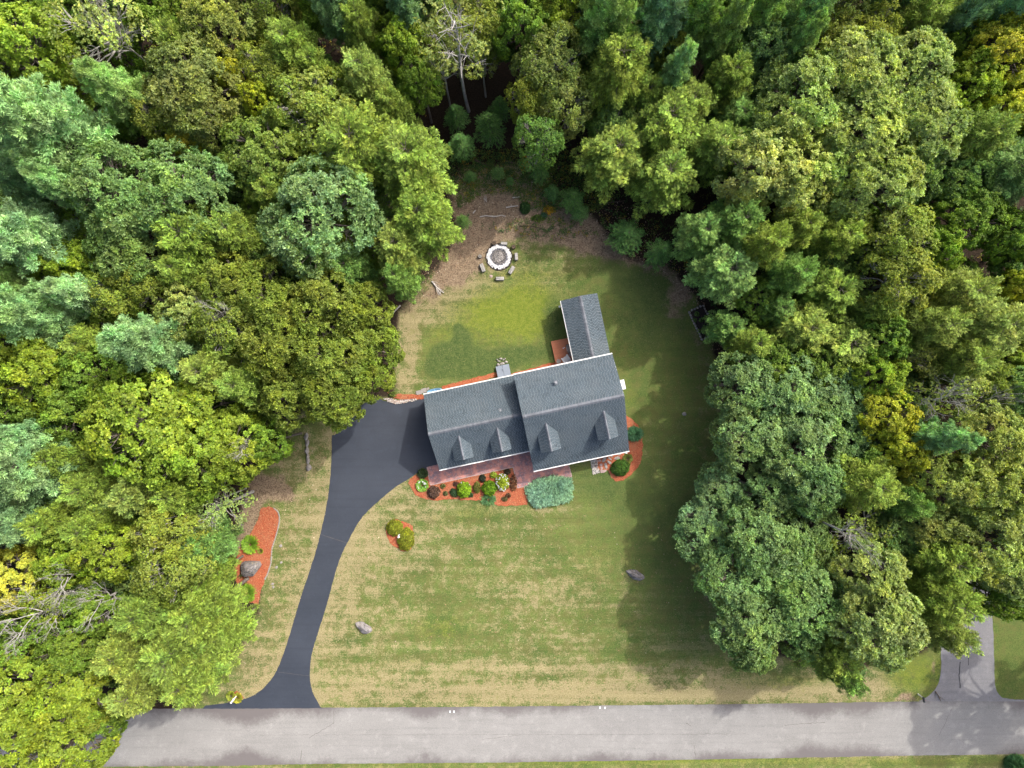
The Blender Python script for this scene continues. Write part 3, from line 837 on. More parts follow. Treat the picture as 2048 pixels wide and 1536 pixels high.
# things behind the wing
x, y = W(869, 783, .3)
tb = thing('boat_shell', 'pale blue plastic sled lying half hidden under the rear eave', 'sled', (x, y, 0), HR)
mb = MB(); n = 20
rings = [(1.0, .02, 0), (1.0, .28, .0), (.93, .30, 0), (.80, .10, 0)]
for (s, z, _) in rings:
    for k in range(n):
        t = 2*math.pi*k/n; c, sn = math.cos(t), math.sin(t)
        mb.v.append((.85*s*math.copysign(abs(c)**.7, c), .33*s*math.copysign(abs(sn)**.8, sn), z)); mb.t.append(1)
for r in range(3):
    for k in range(n):
        k2 = (k+1) % n; mb.f.append((r*n+k, r*n+k2, (r+1)*n+k2, (r+1)*n+k))
mb.f.append(tuple(3*n+k for k in range(n))); mb.f.append(tuple(k for k in reversed(range(n))))
mb.build('hull', M['blue_plastic'], tb, True)
MB().box((0, 0, .19), (.16, .52, .04)).build('seat', M['blue_plastic'], tb)

# ------------------------------------------------------------------ stones
def rock_mesh(name, rx, ry, rz_, seed, mat, sub=3, rough=.28, flat=0.55):
    import bmesh
    bm = bmesh.new(); bmesh.ops.create_icosphere(bm, subdivisions=sub, radius=1)
    r_ = random.Random(seed); off = Vector((r_.uniform(0, 50), r_.uniform(0, 50), r_.uniform(0, 50)))
    cuts = [(Vector((r_.uniform(-1, 1), r_.uniform(-1, 1), r_.uniform(-.1, 1))).normalized(), r_.uniform(.55, .85)) for _ in range(7)]
    for v in bm.verts:
        p = v.co.copy()
        p = p*(1+rough*mnoise.noise(p*1.3+off)+rough*.35*mnoise.noise(p*4+off))
        for nrm, dd in cuts:
            e = p.dot(nrm)-dd
            if e > 0: p -= nrm*e*.9
        v.co = Vector((p.x*rx, p.y*ry, p.z*rz_))
    me = bpy.data.meshes.new(name); bm.to_mesh(me); bm.free()
    a = me.attributes.new('tone', 'FLOAT_COLOR', 'POINT'); a.data.foreach_set('color', np.ones(len(me.vertices)*4, np.float32))
    me.materials.append(mat)
    return me
def boulder(px, py, rx, ry, rz_, rot, seed, label, mat=None, name='boulder', cat='boulder'):
    x, y = W(px, py, rz_*.5)
    o = link(name, rock_mesh(name, rx, ry, rz_, seed, mat or M['rock']), None, (x, y, rz_*.25), math.radians(rot))
    return tag(o, label, cat)
boulder(500, 1135, 1.30, 1.0, 1.1, 32, 3, 'large brown and grey boulder sitting in the red mulch bed by the woods')
boulder(727, 1258, 1.10, .62, .6, -38, 8, 'pale grey boulder on the dry lawn near the driveway')
boulder(1271, 1152, 1.10, .58, .6, -28, 12, 'ridged dark grey boulder alone on the shaded lawn')
boulder(1369.5, 828, .26, .24, .15, 10, 20, 'small pale stone in the grass beside the eastern oaks', M['granite'], 'stone', 'stone')
boulder(982, 552, .20, .18, .1, 0, 21, 'small flat pink stone beside the log seats', M['pink_stone'], 'stone', 'stone')
for i, (px, py, l) in enumerate([(562, 1092, 'half buried pale stone at the edge of the dry verge'), (553, 1135, 'half buried pale stone nearest the boulder on the verge'), (562, 1125, 'small sunken stone in the verge grass beside the boulder'), (545, 1168, 'sunken stone at the lower end of the mulch bed'), (546, 1174, 'tiny white stone below the mulch bed')]):
    boulder(px, py, .22-.02*i, .17, .07, i*40, 30+i, l, M['granite'], 'stone', 'stone')
# row of wall stones under the crown beside the driveway
wl = thing('stone_row', 'low line of grey stones standing in grass between woods and driveway', 'stone wall', (*W(616, 905), 0))
bx_, by_ = W(616, 905)
rr = random.Random(4)
for i, (px, py, a, b) in enumerate([(613, 872, .26, .5), (615, 886, .22, .45), (614, 900, .24, .5), (615.5, 912, .22, .4), (616, 922, .24, .42), (618, 935, .36, .42)]):
    x, y = W(px, py)
    link('stone', rock_mesh('stone', a, b, .3, 50+i, M['granite'], 2), wl, (x-bx_, y-by_, .1), rr.uniform(-.2, .2))
# bed edging of small white stones
ed = [rock_mesh('edging_stone', .10, .20, .09, 70+i, M['granite'], 1) for i in range(4)]
be = thing('bed_edging', 'line of small pale edging stones along the roadside mulch bed', 'edging', (*W(556, 1060), 0))
ex, ey = W(556, 1060)
pth = smooth([(549, 1017), (556, 1024), (559, 1036), (557, 1052), (551, 1075), (544, 1098), (542, 1125), (536, 1145), (530, 1158)], 5)
for i, p in enumerate(pth):
    x, y = W(*p); q_ = pth[min(i+1, len(pth)-1)]; a = math.atan2(-(q_[1]-p[1]), q_[0]-p[0])-math.pi/2
    link('edging_stone', rr.choice(ed), be, (x-ex, y-ey, .03), a)

def pebbles(name, poly, n, r0, r1, tones, seed, z=.05, mat=None):
    r_ = random.Random(seed); P = [W(*p) for p in poly]
    xs = [p[0] for p in P]; ys = [p[1] for p in P]; mb = MB(); k = 0; tries = 0
    while k < n and tries < n*20:
        tries += 1
        x, y = r_.uniform(min(xs), max(xs)), r_.uniform(min(ys), max(ys))
        if not pip(np.array([x]), np.array([y]), P)[0]: continue
        r = r_.uniform(r0, r1); t = r_.choice(tones); a = r_.uniform(0, 6.28); k += 1
        m_ = 6; n0 = len(mb.v)
        for zz, q in ((z-.03, 1.0), (z+r*.45, .85)):
            for j in range(m_):
                th = a+j*6.283/m_; rr_ = r*q*r_.uniform(.8, 1.1)
                mb.v.append((x+math.cos(th)*rr_, y+math.sin(th)*rr_*.75, zz)); mb.t.append(t)
        mb.v.append((x, y, z+r*.7)); mb.t.append(t)
        for j in range(m_):
            j2 = (j+1) % m_; mb.f.append((n0+j, n0+j2, n0+m_+j2, n0+m_+j)); mb.f.append((n0+m_+j, n0+m_+j2, n0+2*m_))
    return tag(mb.build(name, mat or M['granite']), kind='stuff')
G3 = [(1.7, 1.65, 1.6), (1.2, 1.15, 1.1), (.5, .5, .55), (1.9, 1.9, 1.95), (1.3, 1.0, .9)]
pebbles('river_pebbles', [(766, 797), (778, 796), (795, 801), (815, 799), (835, 797), (832, 801), (812, 805), (795, 808), (780, 805)], 330, .05, .12, G3, 1, .07)
pebbles('river_pebbles', [(1181, 920), (1192, 917), (1199, 945), (1186, 949)], 330, .05, .10, [(1.9, 1.9, 1.9), (1.9, 1.85, 1.8), (.5, .55, .6), (1.2, 1.25, 1.3)], 2, .05)
# stepping stones beside the pebbles, each laid by itself
stp = [(1194.5, 922, .24, .2, 0, 'pink_stone'), (1199.5, 921, .26, .22, 5, 'pink_stone'), (1200, 922.5, .1, .1, 5, 'granite'), (1202, 929.5, .30, .26, 5, 'pink_stone'), (1203, 935.5, .28, .26, -10, 'pink_stone'),
       (1203, 940.5, .28, .24, -5, 'pink_stone'), (1208, 918.5, .36, .62, -28, 'granite'), (1211.5, 931, .30, .62, 14, 'granite'), (1219.5, 917, .20, .50, 50, 'granite'), (1218.5, 924.5, .26, .5, 55, 'granite'),
       (1234.5, 916, .66, .30, 4, 'granite'), (1230, 925.5, .30, .24, 50, 'granite'), (1207, 942.5, .75, .24, 18, 'pink_stone'), (1238, 908.5, .4, .2, 12, 'granite'), (1223, 912, .2, .26, 0, 'granite')]
stl = ['pink stone tucked under the eave nearest the pebbles', 'pink stone next to the eave beside the tall grey slab', 'square pink stone upper of the row along the pebbles', 'pink stone in the middle of the row along the pebbles',
       'pink stone third down the row along the pebbles', 'long tilted grey slab close to the eave', 'upright grey slab in the middle of the mulch', 'slanting grey stone under the eave past the long slab', 'small slanting stone between upright slab and green shrub',
       'level grey slab above the green shrub', 'small stone touching the green shrub', 'wide pink stone at the lawn end of the pebbles', 'grey stone half under the eave near the white blocks', 'small grey stone under the eave in the middle']
for i, (px, py, a, b, rt, mt) in enumerate(stp[:2]+stp[3:]):
    x, y = W(px, py); r_ = random.Random(i)
    pts = [(math.cos(t)*a*.5*1.25*r_.uniform(.85, 1.1), math.sin(t)*b*.5*1.25*r_.uniform(.85, 1.1)) for t in (.6, 1.5, 2.5, 3.7, 4.7, 5.6)]
    o = MB().prism(pts, 0, .05).build('stepping_stone', M[mt], None, bevel=.01)
    o.location = (x, y, .05); o.rotation_euler[2] = math.radians(rt)
    tag(o, stl[i], 'stepping stone', 'stepping stones by the front corner')
mb = MB()
for (px, py, a, b, t) in ((1252, 905.5, .28, .16, -40), (1256, 910, .18, .1, -30), (1260.5, 913.5, .14, .1, -30)):
    x, y = W(px, py); mb.box((x, y, .10), (a, b, .1), math.radians(t))
tag(mb.build('downspout_block', M['white_stone']), 'white splash blocks in mulch at the front corner of the house', 'splash block')
# slabs behind the garage corner, and the rough step at the bulkhead
for i, (px, py, a, b, l) in enumerate([(838, 785, .62, .46, 'square pale slab touching the mulch behind the garage corner'), (848, 781, .60, .5, 'pale slab lying between square slab and blue sled'), (856, 777.5, .3, .25, 'small white stone block above the blue sled')]):
    x, y = W(px, py)
    o = MB().box((0, 0, .07), (a, b, .14)).build('paving_slab', M['granite'], None, bevel=.03); o.location = (x, y, 0); o.rotation_euler[2] = HR+i*.1
    tag(o, l, 'slab')
ssx, ssy = W(1003, 722)
ss = thing('stone_step', 'rough pale stone steps laid above the cellar bulkhead', 'stone step', (ssx, ssy, 0), HR)
for i, (a, b, c, d) in enumerate([(-.45, -.32, .42, .16), (.05, -.28, .5, .16), (.5, -.2, .34, .16), (-.3, .02, .34, .13), (.25, .1, .3, .12), (-.05, .28, .36, .13), (.45, .18, .2, .1), (-.45, .25, .2, .1)]):
    link('stone', rock_mesh('stone', c*.62, d, .14, 90+i, M['granite'], 2), ss, (a, b, .07), rr.uniform(-.2, .2))

# ------------------------------------------------------------------ fire pit and its seats
fx, fy = W(998, 514)
fp = thing('fire_pit', 'round fire pit ringed with white stones and filled with ash', 'fire pit', (fx, fy, 0))
r_ = random.Random(9)
gm2 = MB()
def disk(r, z, n=48, am=.05):
    return [(math.cos(2*math.pi*k/n)*r*(1+r_.uniform(-am, am)), math.sin(2*math.pi*k/n)*r*(1+r_.uniform(-am, am)), z) for k in range(n)]
def gravel(name, rmin, rmax, n, s0, s1, tones, z, mat):
    mb = MB()
    for _ in range(n):
        a = r_.uniform(0, 6.283); r = math.sqrt(r_.uniform(rmin**2, rmax**2)); s = r_.uniform(s0, s1)
        zz = z+r_.uniform(0, .02)
        mb.box((math.cos(a)*r, math.sin(a)*r, zz+s*.25), (s, s*r_.uniform(.5, .9), s*.6), r_.uniform(0, 3), r_.choice(tones), .7)
    o = mb.build(name, mat, fp); return tag(o, kind='stuff')
MB().poly(disk(1.50, .012)).build('gravel_apron', M['soil'], fp)
MB().poly(disk(.95, .03)).build('ash_bed', M['dark_metal'], fp)
gravel('dark_gravel', 1.25, 1.55, 500, .05, .10, [(2, 2, 2), (1.2, 1.2, 1.2), (3.5, 3.4, 3.3)], .01, M['soil'])
gravel('white_stones', .94, 1.38, 640, .07, .17, [(1, 1, 1), (.8, .8, .8), (.65, .65, .66), (1.05, 1.05, 1.05)], .04, M['white_stone'])
gravel('white_stones', 1.0, 1.27, 300, .08, .14, [(1, 1, 1), (.95, .95, .95)], .10, M['white_stone'])
gravel('dark_lining', .80, .98, 330, .07, .13, [(1, 1, 1), (3, 3, 3), (6, 6, 6)], .05, M['dark_metal'])
gravel('ash', 0, .55, 500, .04, .12, [(1.1, 1.1, 1.12), (1.6, 1.6, 1.62), (.7, .7, .7)], .05, M['granite'])
gravel('ash', 0, .82, 900, .04, .11, [(.5, .5, .5), (.75, .75, .77), (1.0, 1.0, 1.02), (.22, .22, .22), (1.3, 1.3, 1.3)], .03, M['granite'])
for i in range(7):
    a = r_.uniform(0, 3.1); c = (r_.uniform(-.3, .3), r_.uniform(-.3, .3))
    MB().tube([(c[0]-math.cos(a)*.4, c[1]-math.sin(a)*.4, .09), (c[0]+math.cos(a)*.4, c[1]+math.sin(a)*.4, .13)], [.04, .03], 6).build('charred_stick', M['granite' if i % 2 else 'dark_metal'], fp)
def half_log(px, py, L, w, rot, label, seed):
    x, y = W(px, py, .3); t = thing('log_bench', label, 'log seat', (x, y, 0), math.radians(rot), 'log seats round the fire pit')
    q = random.Random(seed)
    b = MB()
    b.tube([(-L/2, 0, .2), (0, 0, .21), (L/2, 0, .2)], [w/2, w/2*1.05, w/2], 10, .8)
    b.build('log', M['wood_pale'], t, True)
    MB().box((0, 0, .385), (L*.98, w*.80, .05)).build('seat_top', M['wood_pale'], t, bevel=.015)
    for s in (-1, 1): MB().box((s*L*.3, 0, .06), (.12, w*.9, .12)).build('foot', M['wood_brown'], t)
half_log(1008, 486.8, .72, .38, -4, 'short pale log seat above the white fire ring', 1)
half_log(1032.5, 513, .80, .38, 92, 'upright pale log seat east of the white fire ring', 2)
half_log(1023, 540, .92, .44, 60, 'slanting grey log seat below the ring on the house side', 3)
half_log(1000, 557, .90, .44, 1, 'level log seat nearest the sunny lawn below the fire ring', 4)
half_log(965, 535.5, .92, .46, -68, 'slanting log seat on the leaf litter side of the ring', 5)
for i, (px, py, l) in enumerate([(988, 486, 'dark round stump seat at the upper edge of the fire ring'), (1027, 493.5, 'dark round stump seat between two pale log seats'), (959.8, 512.5, 'small round stump standing on the leaf litter')]):
    x, y = W(px, py, .3); t = thing('stump', l, 'stump', (x, y, 0), 0, 'stump seats round the fire pit')
    r0 = .24 if i < 2 else .2
    MB().cyl((0, 0, 0), r0*1.06, .38, 14, .6, r0).build('stump_trunk', M['wood_brown' if i < 2 else 'wood_grey'], t)
    MB().cyl((0, 0, .382), r0*.86, .01, 14).build('cut_face', M['wood_brown' if i < 2 else 'wood_grey'], t)
    MB().cyl((0, 0, .393), r0*.4, .006, 12, .5).build('heartwood', M['wood_brown'], t)

# ------------------------------------------------------------------ raised stone bed by the eastern trees
rb = thing('raised_bed', 'stone edged planting bed with dark soil at the tree line', 'planting bed', (*W(1405, 645), 0), math.radians(-65))
L_, w_ = 3.5, 1.75
MB().box((0, 0, .12), (L_-.3, w_-.3, .24)).build('soil', M['soil'], rb)
es = [rock_mesh('wall_stone', .17, .16, .17, 110+i, M['granite'], 2) for i in range(5)]
for i in range(11):
    for s in (-1, 1): link('wall_stone', rr.choice(es), rb, (-L_/2+.1+i*(L_-.2)/10, s*w_/2+rr.uniform(-.03, .03), .13), rr.uniform(0, 6))
for i in range(1, 5):
    for s in (-1, 1): link('wall_stone', rr.choice(es), rb, (s*L_/2, -w_/2+i*w_/5, .13), rr.uniform(0, 6))

# ------------------------------------------------------------------ mailboxes and the ornament in the island bed
def mailbox(px, py, rot, label, body, post, paper=False):
    x, y = W(px, py, .8); t = thing('mailbox', label, 'mailbox', (x, y, 0), math.radians(rot))
    MB().box((0, 0, .5), (.11, .11, 1.0)).build('post', post, t, bevel=.01)
    MB().box((.18, 0, .98), (.55, .09, .09)).build('support_arm', post, t)
    b = MB(); n = 8
    sec = [(-.1, 0), (-.1, .13)]+[(-.1*math.cos(math.pi*k/n), .13+.1*math.sin(math.pi*k/n)) for k in range(1, n)]+[(.1, .13), (.1, 0)]
    for z in (-.12, .42):
        q = [(z, a, 1.03+c) for a, c in sec]; b.poly(q if z > 0 else q[::-1])
    for i in range(len(sec)):
        j = (i+1) % len(sec)
        b.poly([(-.12, sec[i][0], 1.03+sec[i][1]), (-.12, sec[j][0], 1.03+sec[j][1]), (.42, sec[j][0], 1.03+sec[j][1]), (.42, sec[i][0], 1.03+sec[i][1])])
    bo = b.build('box', body, t)
    MB().box((.43, 0, 1.14), (.015, .19, .2)).build('door', body, t)
    MB().box((.2, .115, 1.24), (.03, .01, .16)).build('flag', M['mulch'], t)
mailbox(468.5, 1397, -125, 'white mailbox on a white post beside the driveway mouth', M['white_plastic'], M['white_paint'])
mailbox(1844, 1394, -80, 'dark mailbox with white top by the neighbouring driveway', M['dark_metal'], M['white_paint'])
x, y = W(797, 1074.5, .8)
o = thing('garden_statue', 'slim white statue between the two rounded yellow green shrubs', 'statue', (x, y, 0), math.radians(60))
MB().cyl((0, 0, 0), .16, .1, 16, 1, .14).build('plinth', M['white_stone'], o)
MB().tube([(0, 0, .1), (0, 0, .4), (.02, 0, .72), (.02, 0, .9)], [.13, .10, .12, .06], 12).build('figure', M['white_stone'], o, True)
MB().tube([(.02, 0, .9), (.02, 0, .98), (.03, 0, 1.08), (.03, 0, 1.14)], [.05, .085, .08, .03], 12).build('head', M['white_stone'], o, True)
MB().tube([(.02, .1, .72), (.2, .12, .6), (.32, .03, .62)], [.045, .035, .03], 8).build('arm', M['white_stone'], o, True)
x, y = W(1149, 0)
# ------------------------------------------------------------------ foliage
def norm(a): return a/np.maximum(np.linalg.norm(a, axis=-1, keepdims=True), 1e-9)
def rdir(R, n, zb=0.0):
    d = R.normal(size=(n, 3)); d[:, 2] += zb
    return norm(d)

def leaf_quads(R, P, D, N, L, Wd, fold=0.25):
    """P base, D leaf direction, N leaf normal; returns vertices (n*4,3)"""
    N = norm(N-(N*D).sum(1, keepdims=True)*D); S = np.cross(D, N)
    L = L*R.uniform(.7, 1.25, (len(P), 1)); w = Wd*R.uniform(.75, 1.2, (len(P), 1))
    v0 = P; v2 = P+D*L
    m = P+D*L*.5
    v1 = m+S*w*.5+N*w*fold; v3 = m-S*w*.5+N*w*fold
    return np.stack([v0, v1, v2, v3], 1).reshape(-1, 3)

def rosettes(R, P, A, tone, n, L, Wd, ang, jit=.35, fold=.25, hue=.12, bv=.16):
    """n leaves round every twig tip"""
    k = len(P); P = np.repeat(P, n, 0); A = np.repeat(A, n, 0); tone = np.repeat(tone, n, 0)
    ph = np.tile(np.arange(n)*2*np.pi/n, k)+np.repeat(R.uniform(0, 6.28, k), n)+R.normal(0, .3, n*k)
    ref = np.where(np.abs(A[:, 2:3]) < .9, np.array([[0, 0, 1.]]), np.array([[1., 0, 0]]))
    B = norm(np.cross(A, ref)); C = np.cross(A, B)
    rad = B*np.cos(ph)[:, None]+C*np.sin(ph)[:, None]
    a = np.radians(ang)+R.normal(0, jit*.6, (n*k, 1))
    D = norm(A*np.cos(a)+rad*np.sin(a)); N = A*np.sin(a)-rad*np.cos(a)+R.normal(0, jit, (n*k, 3))
    v = leaf_quads(R, P+R.normal(0, L*.12, P.shape), D, N, L, Wd, fold)
    return v, leaf_tone(R, tone, hue, bv)

def leaf_tone(R, tone, hue, bv):
    m = len(tone)
    b = np.exp(R.normal(0, bv, (m, 1))); h = R.normal(0, hue, (m, 1))
    t = tone*b*np.concatenate([1+h, 1+h*.3, 1-h], 1)
    return np.repeat(np.clip(t, .1, 2.6), 4, 0)

def sprays(R, P, A, tone, n, length, L, Wd, up=.9, hue=.1, bv=.14):
    """flat feathery fronds of a conifer: leaflets left and right along the axis"""
    k = len(P)
    ref = np.zeros_like(A); ref[:, 2] = up; ref += R.normal(0, .35, A.shape)
    Nn = norm(ref-(ref*A).sum(1, keepdims=True)*A); S = np.cross(A, Nn)
    t = np.tile(np.linspace(.08, 1, n), k)[:, None]; s = np.tile(np.where(np.arange(n) % 2, 1., -1.), k)[:, None]
    Pr, Ar, Sr, Nr = (np.repeat(x, n, 0) for x in (P, A, S, Nn))
    ll = np.repeat(length*R.uniform(.7, 1.2, (k, 1)), n, 0)
    base = Pr+Ar*ll*t-np.array([[0, 0, 1.]])*ll*.18*t*t
    D = norm(Ar*(.55+t*.6)+Sr*s*(1.15-t*.9)+R.normal(0, .12, Pr.shape))
    v = leaf_quads(R, base, D, Nr+R.normal(0, .2, Pr.shape), L*(1.15-.5*t), Wd, .1)
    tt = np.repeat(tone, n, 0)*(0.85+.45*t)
    return v, leaf_tone(R, tt, hue, bv)

def finish(name, parts, mat):
    V = np.concatenate([p[0] for p in parts]); C = np.concatenate([p[1] for p in parts])
    F = np.arange(len(V)).reshape(-1, 4)
    return np_mesh(name, V, F, mat, C)

def branches(name, segs, mat):
    mb = MB()
    for path, rad, sides in segs: mb.tube(path, rad, sides, 1.0, False)
    return mb.mesh(name, mat, True)

def bent(a, b, r0, r1, R, sides=5, n=4, amp=.1, sag=0.0):
    a, b = Vector(a), Vector(b); L = (b-a).length; p = []
    o = Vector(R.normal(0, 1, 3))*L*amp
    for i in range(n+1):
        t = i/n; q = a.lerp(b, t)+o*math.sin(t*math.pi)+Vector((0, 0, L*sag*math.sin(t*math.pi)))
        p.append(tuple(q))
    return (p, [r0+(r1-r0)*i/n for i in range(n+1)], sides)

ZC = 12.0     # height of the crown's centre in every prototype
R0 = 5.0      # its radius
def broad(seed, kind):
    R = np.random.default_rng(seed)
    K = dict(
        oak=dict(nl=25, lr=(1.1, 1.8), Rz=4.0, nc=14, cr=(.42, .62), nt=13, n=8, L=.30, W=.14, ang=58, hue=.08, bv=.20, flat=.8),
        maple=dict(nl=26, lr=(1.0, 1.6), Rz=4.2, nc=14, cr=(.36, .54), nt=14, n=6, L=.28, W=.19, ang=72, hue=.09, bv=.18, flat=1.5),
        birch=dict(nl=22, lr=(1.1, 1.8), Rz=4.8, nc=13, cr=(.5, .8), nt=13, n=6, L=.24, W=.17, ang=70, hue=.10, bv=.2, flat=1.1),
        thin=dict(nl=15, lr=(1.1, 1.7), Rz=4.6, nc=9, cr=(.5, .9), nt=8, n=6, L=.22, W=.15, ang=70, hue=.11, bv=.2, flat=1.1))[kind]
    lobes = []
    gold = math.pi*(3-math.sqrt(5))
    for i in range(K['nl']):
        # spiral over the upper 3/4 of the ellipsoid, jittered so that the outline is uneven
        z = 1-(i+.5)/K['nl']*1.45; z = max(-.6, z+R.normal(0, .06)); z = min(.97, z)
        ph = i*gold+R.normal(0, .35); rr = math.sqrt(max(0, 1-z*z))
        q = R.uniform(.56, .84); lr = R.uniform(*K['lr'])
        q = min(q*1.02, 1.0-lr/R0*.72) if R.random() < .75 else q
        lobes.append((R0*rr*math.cos(ph)*q, R0*rr*math.sin(ph)*q, K['Rz']*z*(q+.05), lr))
    lobes.append((0, 0, K['Rz']*.2, 2.2)); Lb = np.array(lobes)
    parts, segs = [], []
    for (x, y, z, lr) in lobes:
        c = np.array([x, y, z]); out = norm(c+np.array([0, 0, 1.2]))
        nc = int(K['nc']*(lr/1.7)**2)+2
        d = norm(rdir(R, nc)+out*.75)
        cc = c+d*lr*R.uniform(.75, 1.05, (nc, 1))*np.array([1, 1, .85])
        # drop clumps buried inside a neighbouring bough
        dist = np.linalg.norm((cc[:, None, :]-Lb[None, :, :3])/Lb[None, :, 3:4], axis=2)
        keep = (dist < .62).sum(1) == 0
        cc = cc[keep]; ltone = np.exp(R.normal(0, .10))*np.array([1+R.normal(0, .05), 1, 1+R.normal(0, .06)])
        for q in cc:
            cr = R.uniform(*K['cr']); nt = int(K['nt']*(cr/np.mean(K['cr']))**2)+3
            od = norm(q-c*.6+np.array([0, 0, .8]))
            dd = norm(rdir(R, nt)+od*.9)
            off = dd*cr*R.uniform(.45, 1.35, (nt, 1))
            if K['flat'] > 1: off += od*(off@od)[:, None]*(K['flat']-1)
            else: off[:, 2] *= K['flat']
            A = norm(dd*.8+od*.7+np.array([0, 0, .35]))
            ct = ltone*np.exp(R.normal(0, .13))
            tone = np.repeat(ct[None], nt, 0)*np.exp(R.normal(0, .12, (nt, 1)))
            parts.append(rosettes(R, q+off, A, tone, K['n'], K['L'], K['W'], K['ang'], hue=K['hue'], bv=K['bv']))
            if R.random() < .5: segs.append(bent(c*.75, q, .05, .02, R, 4, 2))
    tr = Vector((0, 0, -ZC-.2)); fork = Vector((R.normal(0, .2), R.normal(0, .2), -K['Rz']*.6))
    segs.append(bent(tr, fork, .34, .24, R, 9, 6, .015)); segs.append(bent(fork, (0, 0, K['Rz']*.55), .24, .07, R, 7, 4, .05))
    for (x, y, z, lr) in lobes: segs.append(bent(fork.lerp(Vector((0, 0, 0)), R.uniform(0, .7)), (x*.98, y*.98, z+lr*.25), .13, .035, R, 6, 4, .06, .06))
    pale = kind in ('birch', 'thin')
    if pale:
        for (x, y, z, lr) in lobes:
            for _ in range(4):
                d = norm(np.array([x, y, z+2])+R.normal(0, 1.6, 3)); segs.append(bent((x*.9, y*.9, z), (x+d[0]*lr*1.1, y+d[1]*lr*1.1, z+d[2]*lr*1.1), .035, .012, R, 4, 3, .08))
    return finish('crown', parts, M['leaf']), branches('trunk', segs, M['pale_bark' if pale else 'bark'])

def conifer(seed, kind):
    R = np.random.default_rng(seed); parts, segs = [], []
    K = dict(pine=dict(H=10.5, nw=10, nb=7, pw=.62, top=.16, droop=.15),
             hemlock=dict(H=9.0, nw=11, nb=7, pw=.42, top=.25, droop=-.10),
             spruce=dict(H=11.0, nw=13, nb=8, pw=.9, top=.04, droop=-.18))[kind]
    H_ = K['H']
    segs.append(bent((0, 0, -ZC-.2), (0, 0, H_*.48), .34, .05, R, 9, 8, .008))
    for w in range(K['nw']):
        t = (w+.3)/K['nw']                               # 0 top .. 1 bottom
        z = H_*.5-H_*t*.92
        rad = R0*min(1, (K['top']+(1-K['top'])*t**K['pw']))
        if t > .85: rad *= .9
        nb = K['nb']+int(2*t)
        a0 = R.uniform(0, 6.28)
        for b in range(nb):
            a = a0+b*2*math.pi/nb+R.normal(0, .18); L = rad*R.uniform(.72, 1.1)
            if R.random() < .08: L *= .6
            up = K['droop']+(.55*(1-t)**1.5)+R.normal(0, .06)
            d = np.array([math.cos(a), math.sin(a), up]); side = np.array([-math.sin(a), math.cos(a), 0])
            z0 = z+R.normal(0, .25); base = np.array([0, 0, z0-L*.12])
            segs.append(bent(base, base+d*L*.92, .07*(.4+t), .015, R, 4, 3, .03))
            bt = np.exp(R.normal(0, .14))*np.array([1+R.normal(0, .05), 1, 1])
            if kind == 'pine':
                # rounded cushions of upturned brushes along the outer two thirds of each bough
                m = max(3, int(L/.55))
                for j in range(m):
                    s = .25+.78*(j+.5)/m
                    for lat in ([0] if s > .9 else [-1, 0, 1]):
                        off = lat*(1-s)*L*.42*R.uniform(.6, 1.2)
                        c = base+d*L*s+side*off+np.array([0, 0, R.normal(.08, .1)])
                        cr = R.uniform(.34, .55); nt = 9
                        dd = norm(rdir(R, nt)+np.array([d[0]*.5, d[1]*.5, .7]))
                        A = norm(dd*.6+d*.45+np.array([0, 0, .6]))
                        tone = np.repeat((bt*np.exp(R.normal(0, .2)))[None], nt, 0)*np.exp(R.normal(0, .22, (nt, 1)))
                        parts.append(rosettes(R, c+dd*cr*R.uniform(.5, 1, (nt, 1)), A, tone, 8, .36, .065, 38, hue=.05, bv=.16, fold=.1))
            elif kind == 'hemlock':
                m = max(3, int(L/.42))
                for j in range(m):
                    s = .22+.80*(j+.5)/m
                    wl = (1.08-s)*L*.55
                    for lat in (-1, 1, 0):
                        if lat == 0 and R.random() < .5: continue
                        nt = 9
                        o = R.uniform(.1, 1.0, (nt, 1))*wl*lat
                        c = base+d*L*s+side*o+np.array([0, 0, 1])*R.normal(.08, .26, (nt, 1))
                        A = norm(np.repeat(d[None], nt, 0)*1.0+side*lat*.8+R.normal(0, .50, (nt, 3))+np.array([0, 0, .22]))
                        tone = np.repeat((bt*np.exp(R.normal(0, .22)))[None], nt, 0)*np.exp(R.normal(0, .24, (nt, 1)))
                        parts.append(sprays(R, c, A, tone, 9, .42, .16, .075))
            else:
                m = max(3, int(L/.34))
                for j in range(m):
                    s = .15+.88*(j+.5)/m
                    wl = (1.1-s)*L*.42
                    nt = 5
                    o = R.uniform(-1, 1, (nt, 1))*wl
                    c = base+d*L*s+side*o+np.array([0, 0, 1])*R.normal(.03, .08, (nt, 1))
                    A = norm(d+side*np.sign(o)*.7+R.normal(0, .2, (nt, 3)))
                    tone = np.repeat((bt*np.exp(R.normal(0, .1)))[None], nt, 0)
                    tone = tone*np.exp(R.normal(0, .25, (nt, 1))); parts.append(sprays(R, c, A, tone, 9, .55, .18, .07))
    if kind == 'hemlock':
        d = rdir(R, 130, .6); c = np.array([0, 0, H_*.5-1.5])+d*np.array([1.5, 1.5, 1.0])*R.uniform(.4, 1, (130, 1))
        parts.append(sprays(R, c, norm(d+R.normal(0, .4, (130, 3))), np.exp(R.normal(0, .2, (130, 1)))*np.ones((1, 3)), 9, .5, .19, .085))
    return finish('crown', parts, M['needle']), branches('trunk', segs, M['bark'])

